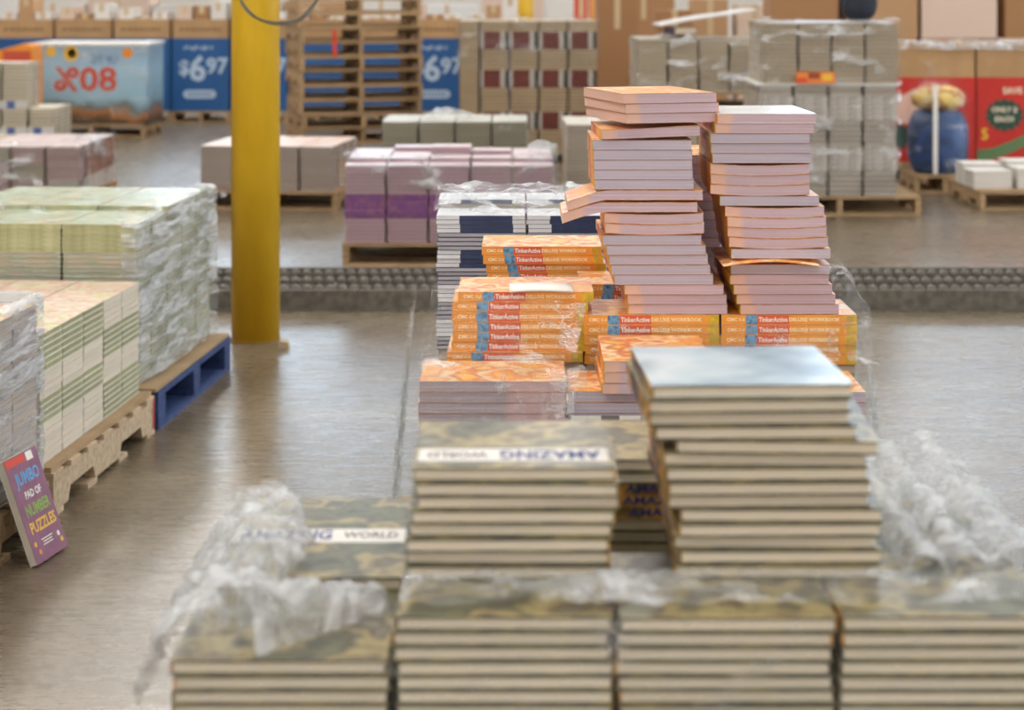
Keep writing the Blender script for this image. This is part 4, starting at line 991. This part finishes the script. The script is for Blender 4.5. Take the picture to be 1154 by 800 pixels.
wrap('frosted wrap round the sky blue printed bin', [(SBX0 - .02, 21.37), (SBX1 + .025, 21.37), (SBX1 + .025, 22.43)], .15, 1.04, FILM_FAR, .0, 50, 30, .014, 5, 51)
# orange display behind the white books
o = link('orange_display', None, None, (wx(14, 20.4), 20.4, 0)); tag(o, 'orange cardboard display behind the stack of white books', 'display')
link('display_body', MB().prism([(-.34, 0), (.22, 0), (.22, 1.03), (.10, 1.05), (-.34, .93)], 0, .4, ORANGEINK).mesh('display_body'), o)
link('header_panel', MB().box(-.1, .19, -.004, -.001, .86, .98, RUST).mesh('header_panel'), o)

# white books with blue spines, far left
PGB = pages('ivory page edges', S(222, 214, 194), S(196, 186, 166), .05, freq=170)
BLS = mat('blue white spine', S(210, 208, 206), .5); BLB = mat('blue spine', S(62, 92, 160), .5)
WBK = book('white_book', .232, .236, .0344, mat('ivory cover', S(214, 206, 188), .5), PGB, BLS, .004, .008, split=False, edge=FED, spine_segs=[(.2, BLS), (.32, BLB), (.48, BLS)])
wnn = lambda c, r: 23 if c < 3 and r < 2 else 11
pile(-5.2, 18.0, 0, .141, [.245]*4, [.242]*3, .035, wnn, lambda c, r, l, n: (WBK, SPINE if l in (3, 4, 5, 11, 12) and r == 0 else FORE), lambda c, r, l, n: (r == 0 and c >= 1) or l == n - 1 or (c == 3),
     lambda c, r, l, n: f'white book, {from_top(n - l)}, {ORD[c + 1]} column, {("front", "middle", "rear")[r]} row, before the sky blue bin', 'white books before the sky blue bin', INNER, .003)
pallet(-4.7, 18.38, 0, 0, 'wooden pallet under the white books before the sky blue bin', 1.02, .78)

# ---------------------------------------------------------------- far right: brown bins, red prints, bagged goods
RED = mat('red box print', S(206, 48, 36), .45, S(190, 40, 34), (1, 1, 1), 2)
DGRN = mat('dark green print', S(44, 72, 58), .5); MGRN = mat('green band print', S(96, 128, 84), .5); CREAM = mat('cream print far', S(236, 222, 196), .5)
def gaylord(w, d, z0, z1, zp0, zp1, fancy):
    g = MB(); k = .018
    for a in ((-w/2, w/2, 0, k), (-w/2, w/2, d - k, d)): g.box(*a, z0, z1, KRAFT)
    for a in ((-w/2, -w/2 + k), (w/2 - k, w/2)): g.box(*a, k, d - k, z0, z1, KRAFT)
    g.box(-w/2 + k, w/2 - k, k, d - k, z1 - .12, z1 - .1, KRAFTDK)
    pn = MB(); pn.box(-w/2 - .004, w/2 + .004, -.006, -.001, zp0, zp1, RED)
    q = MB(); y = -.0075
    if fancy:
        pts = []
        for j in range(28):
            a = 2*math.pi*j/28; r = (.165 if j % 2 else .135); pts.append((-.19 + r*1.05*math.cos(a), .565 + r*.9*math.sin(a)))
        q.prism(pts, y, y + .001, DGRN)
        lettering(q, 'ONLY $', .062, (-.19, y - .001, .61), (1, 0, 0), (0, 0, 1), CREAM)
        lettering(q, 'EACH', .062, (-.19, y - .001, .53), (1, 0, 0), (0, 0, 1), CREAM)
        lettering(q, 'SAVE', .075, (-.12, y - .001, .77), (1, 0, 0), (0, 0, 1), CREAM)
        lettering(q, '5', .13, (-.355, y - .001, .40), (1, 0, 0), (0, 0, 1), YELINK)
        q.prism([(-.42, .18), (-.3, .19), (-.16, .235), (0, .31), (.2, .38), (.42, .40), (.42, .50), (.2, .48), (0, .41), (-.16, .335), (-.3, .285), (-.42, .275)], y - .0012, y - .0002, MGRN)
    else:
        q.prism([(-.30, .52), (-.22, .72), (-.1, .78), (0, .70), (.02, .56), (-.1, .48)], y, y + .001, mat('pale pink print', S(236, 190, 170), .5))
        q.prism([(-.34, .30), (-.18, .28), (-.1, .42), (-.22, .50)], y, y + .001, DGRN)
    return dict(name='gaylord_box', cat='box', parts=[('box_wall', g.mesh('box_wall')), ('printed_panel', pn.mesh('printed_panel'), [('panel_print', q.mesh('panel_print'))])])
GA, GBX = gaylord(.84, .9, .142, 1.155, .17, .885, False), gaylord(.84, .9, .142, 1.155, .17, .885, True)
for i in range(3):
    xc = 3.06 + .43 + .86*i
    make(GBX if i else GA, (xc, 16.5, 0), (0, 0, 0), ('brown box with red printed panel beside the bagged blue goods', 'brown box whose red panel carries a dark starburst', 'brown box with red panel past the starburst one')[i], 'brown boxes with red panels')
    pallet(xc, 16.96, 0, 0, ('pallet under the red-panelled box beside the bagged goods', 'pallet under the starburst box', 'pallet under the outermost red-panelled box')[i], .84, .94)
# bagged goods on a small pallet
gx_, gy_ = wx(1066, 15.6), 15.6
pallet(gx_, gy_ + .30, 0, 0, 'small wooden pallet under the bagged blue goods', .5, .6)
o = link('bagged_goods', None, None, (gx_, gy_ + .30, .142)); tag(o, 'blue and yellow goods tied up in a clear bag on a small pallet', 'bag')
def blob(rx, ry, z0, z1, m, bul=.3):
    pr = [(1 - bul*abs(2*i/14 - 1)**3, z0 + (z1 - z0)*i/14) for i in range(15)]
    mb = MB().lathe([(max(.02, r), h) for r, h in pr], m, 24); mb.v = [(x*rx, y*ry, z_) for x, y, z_ in mb.v]; return mb
NVB = art('blue goods print', [S(30, 48, 88), S(46, 78, 134), S(36, 54, 86), S(58, 92, 148)], 3, .4)
link('blue_bundle', blob(.245, .23, 0, .50, NVB, .24).mesh('blue_bundle', True), o)
link('yellow_bundle', blob(.215, .2, .50, .70, art('yellow goods print', [S(210, 160, 60), S(236, 206, 120), S(170, 110, 50), S(226, 190, 150)], 9, .5), .5).mesh('yellow_bundle', True), o)
pr = [(.25, .0), (.262, .12), (.262, .4), (.25, .56), (.235, .66), (.17, .74), (.07, .79), (.03, .83), (.05, .87), (.085, .90)]
bg = MB()
for i in range(len(pr)): pass
bg.lathe(pr, FILM_FAR, 40); bg.f = bg.f[:-2]; bg.i = bg.i[:-2]
bg.v = [(x*(1 + .05*noise.noise(Vector((x*9, y*9, z_*6)))) - max(0, z_ - .72)*.35, y*(1 + .05*noise.noise(Vector((x*9 + 5, y*9, z_*6)))), z_) for x, y, z_ in bg.v]
link('clear_bag', bg.mesh('clear_bag', True), o)
link('corner_post', MB().box(-.095, -.06, -.275, -.266, .01, .72, WHITE).mesh('corner_post'), o)
# pallet of paper stacks by the edge of the floor
pallet(wx(1105, 14.4) + .60, 14.92, 0, 0, 'wooden pallet with loose paper stacks by the far boxes', 1.2, 1.02)
PPR = pages('white paper edges', S(226, 222, 216), S(200, 196, 190), .04, freq=150)
for i, (x, y, h, n) in enumerate(((1.0, 14.75, .13, 0), (1.0, 15.05, .16, 1), (1.33, 14.75, .15, 2), (1.33, 15.05, .18, 3))):
    mb = MB().box(-.145, .145, -.125, .125, 0, h, PPR); 
    for k in range(4): mb.box(-.147, .147, -.127, .127, h*(k + .97)/4, h*(k + 1.0)/4 + .0005, WHITE)
    o = link('paper_ream', mb.mesh('paper_ream'), None, (wx(1105, 14.4) + x - .86 , y, .1388), (0, 0, RNG.uniform(-.06, .06)))
    tag(o, f'stack of white paper, {("front inner", "rear inner", "front outer", "rear outer")[i]}, on the pallet near the starburst box', 'paper', 'white paper stacks')
# big brown cartons stacked behind the red-panelled boxes
for k in range(7):
    x = 2.75 + .72*k
    for j, h in enumerate((.62, .55, .62)):
        zz_ = sum((.62, .55, .62)[:j])
        make(carton((.66, .7, .62)[(k + j) % 3], .7, h - .001, (KRAFT, CM[2], CM[5])[(k*2 + j) % 3] if (k + j) % 4 else CM[3], 'brown_carton'), (x + RNG.uniform(-.01, .01), 18.6, zz_), (0, 0, RNG.uniform(-.02, .02)),
             f'big carton, {("bottom", "middle", "top")[j]} of the {ORD[k + 1]} pile behind the red-panelled boxes', 'big cartons behind the red-panelled boxes')
wrap('sparkling wrap edge on the brown red-panelled boxes', [(3.2, 16.47), (4.35, 16.47)], 1.12, 1.165, FILM_MILK, .3, 50, 12, .02, 14, 53)
for k in range(5):
    make(carton(.37, .5, (1.4, 1.52, 1.46, 1.58, 1.44)[k], (CM[5], CM[2], CM[3], CM[4], KRAFT)[k], 'tall_carton'), (wx((760, 800, 850, 893, 935)[k], 20.6), 20.8, 0), (0, 0, 0),
         f'tall carton, {ORD[k + 1]} in the row behind the two-tier wrapped loads', 'tall cartons behind the wrapped tiers')
o = link('dark_bundle', blob(.14, .12, 0, .3, mat('dark navy cloth', S(34, 38, 52), .8), .5).mesh('dark_bundle', True), None, (wx(972, 14.8), 14.945, iz2 + 14*.0315 + .002)); tag(o, 'dark navy bundle on top of the two-tier wrapped load', 'bundle')

# ================================================================ camera, light, look
cam = bpy.data.cameras.new('camera'); co = bpy.data.objects.new('camera', cam); COL.objects.link(co); SC.camera = co
co.location = (0, 0, EYE); co.rotation_euler = (math.radians(90), 0, 0)
cam.sensor_fit = 'HORIZONTAL'; cam.sensor_width = 36; cam.lens = F/1154*36; cam.shift_x = 0; cam.shift_y = -(400 - HY)/1154
cam.clip_start = .05; cam.clip_end = 200
cam.dof.use_dof = True; cam.dof.focus_distance = 4.55; cam.dof.aperture_fstop = 4.2; cam.dof.aperture_blades = 0
w = bpy.data.worlds.new('world'); SC.world = w; w.use_nodes = True; w.node_tree.nodes['Background'].inputs[0].default_value = (.9, .93, 1, 1); w.node_tree.nodes['Background'].inputs[1].default_value = .3
SC.view_settings.view_transform = 'Standard'; SC.view_settings.look = 'None'; SC.view_settings.gamma = 1; SC.view_settings.use_curve_mapping = False
SC.view_settings.exposure = 0.0
SC.cycles.max_bounces = 7; SC.cycles.diffuse_bounces = 4; SC.cycles.glossy_bounces = 3; SC.cycles.transparent_max_bounces = 24
SC.cycles.caustics_reflective = False; SC.cycles.caustics_refractive = False; SC.cycles.use_denoising = True; SC.cycles.sample_clamp_indirect = 6
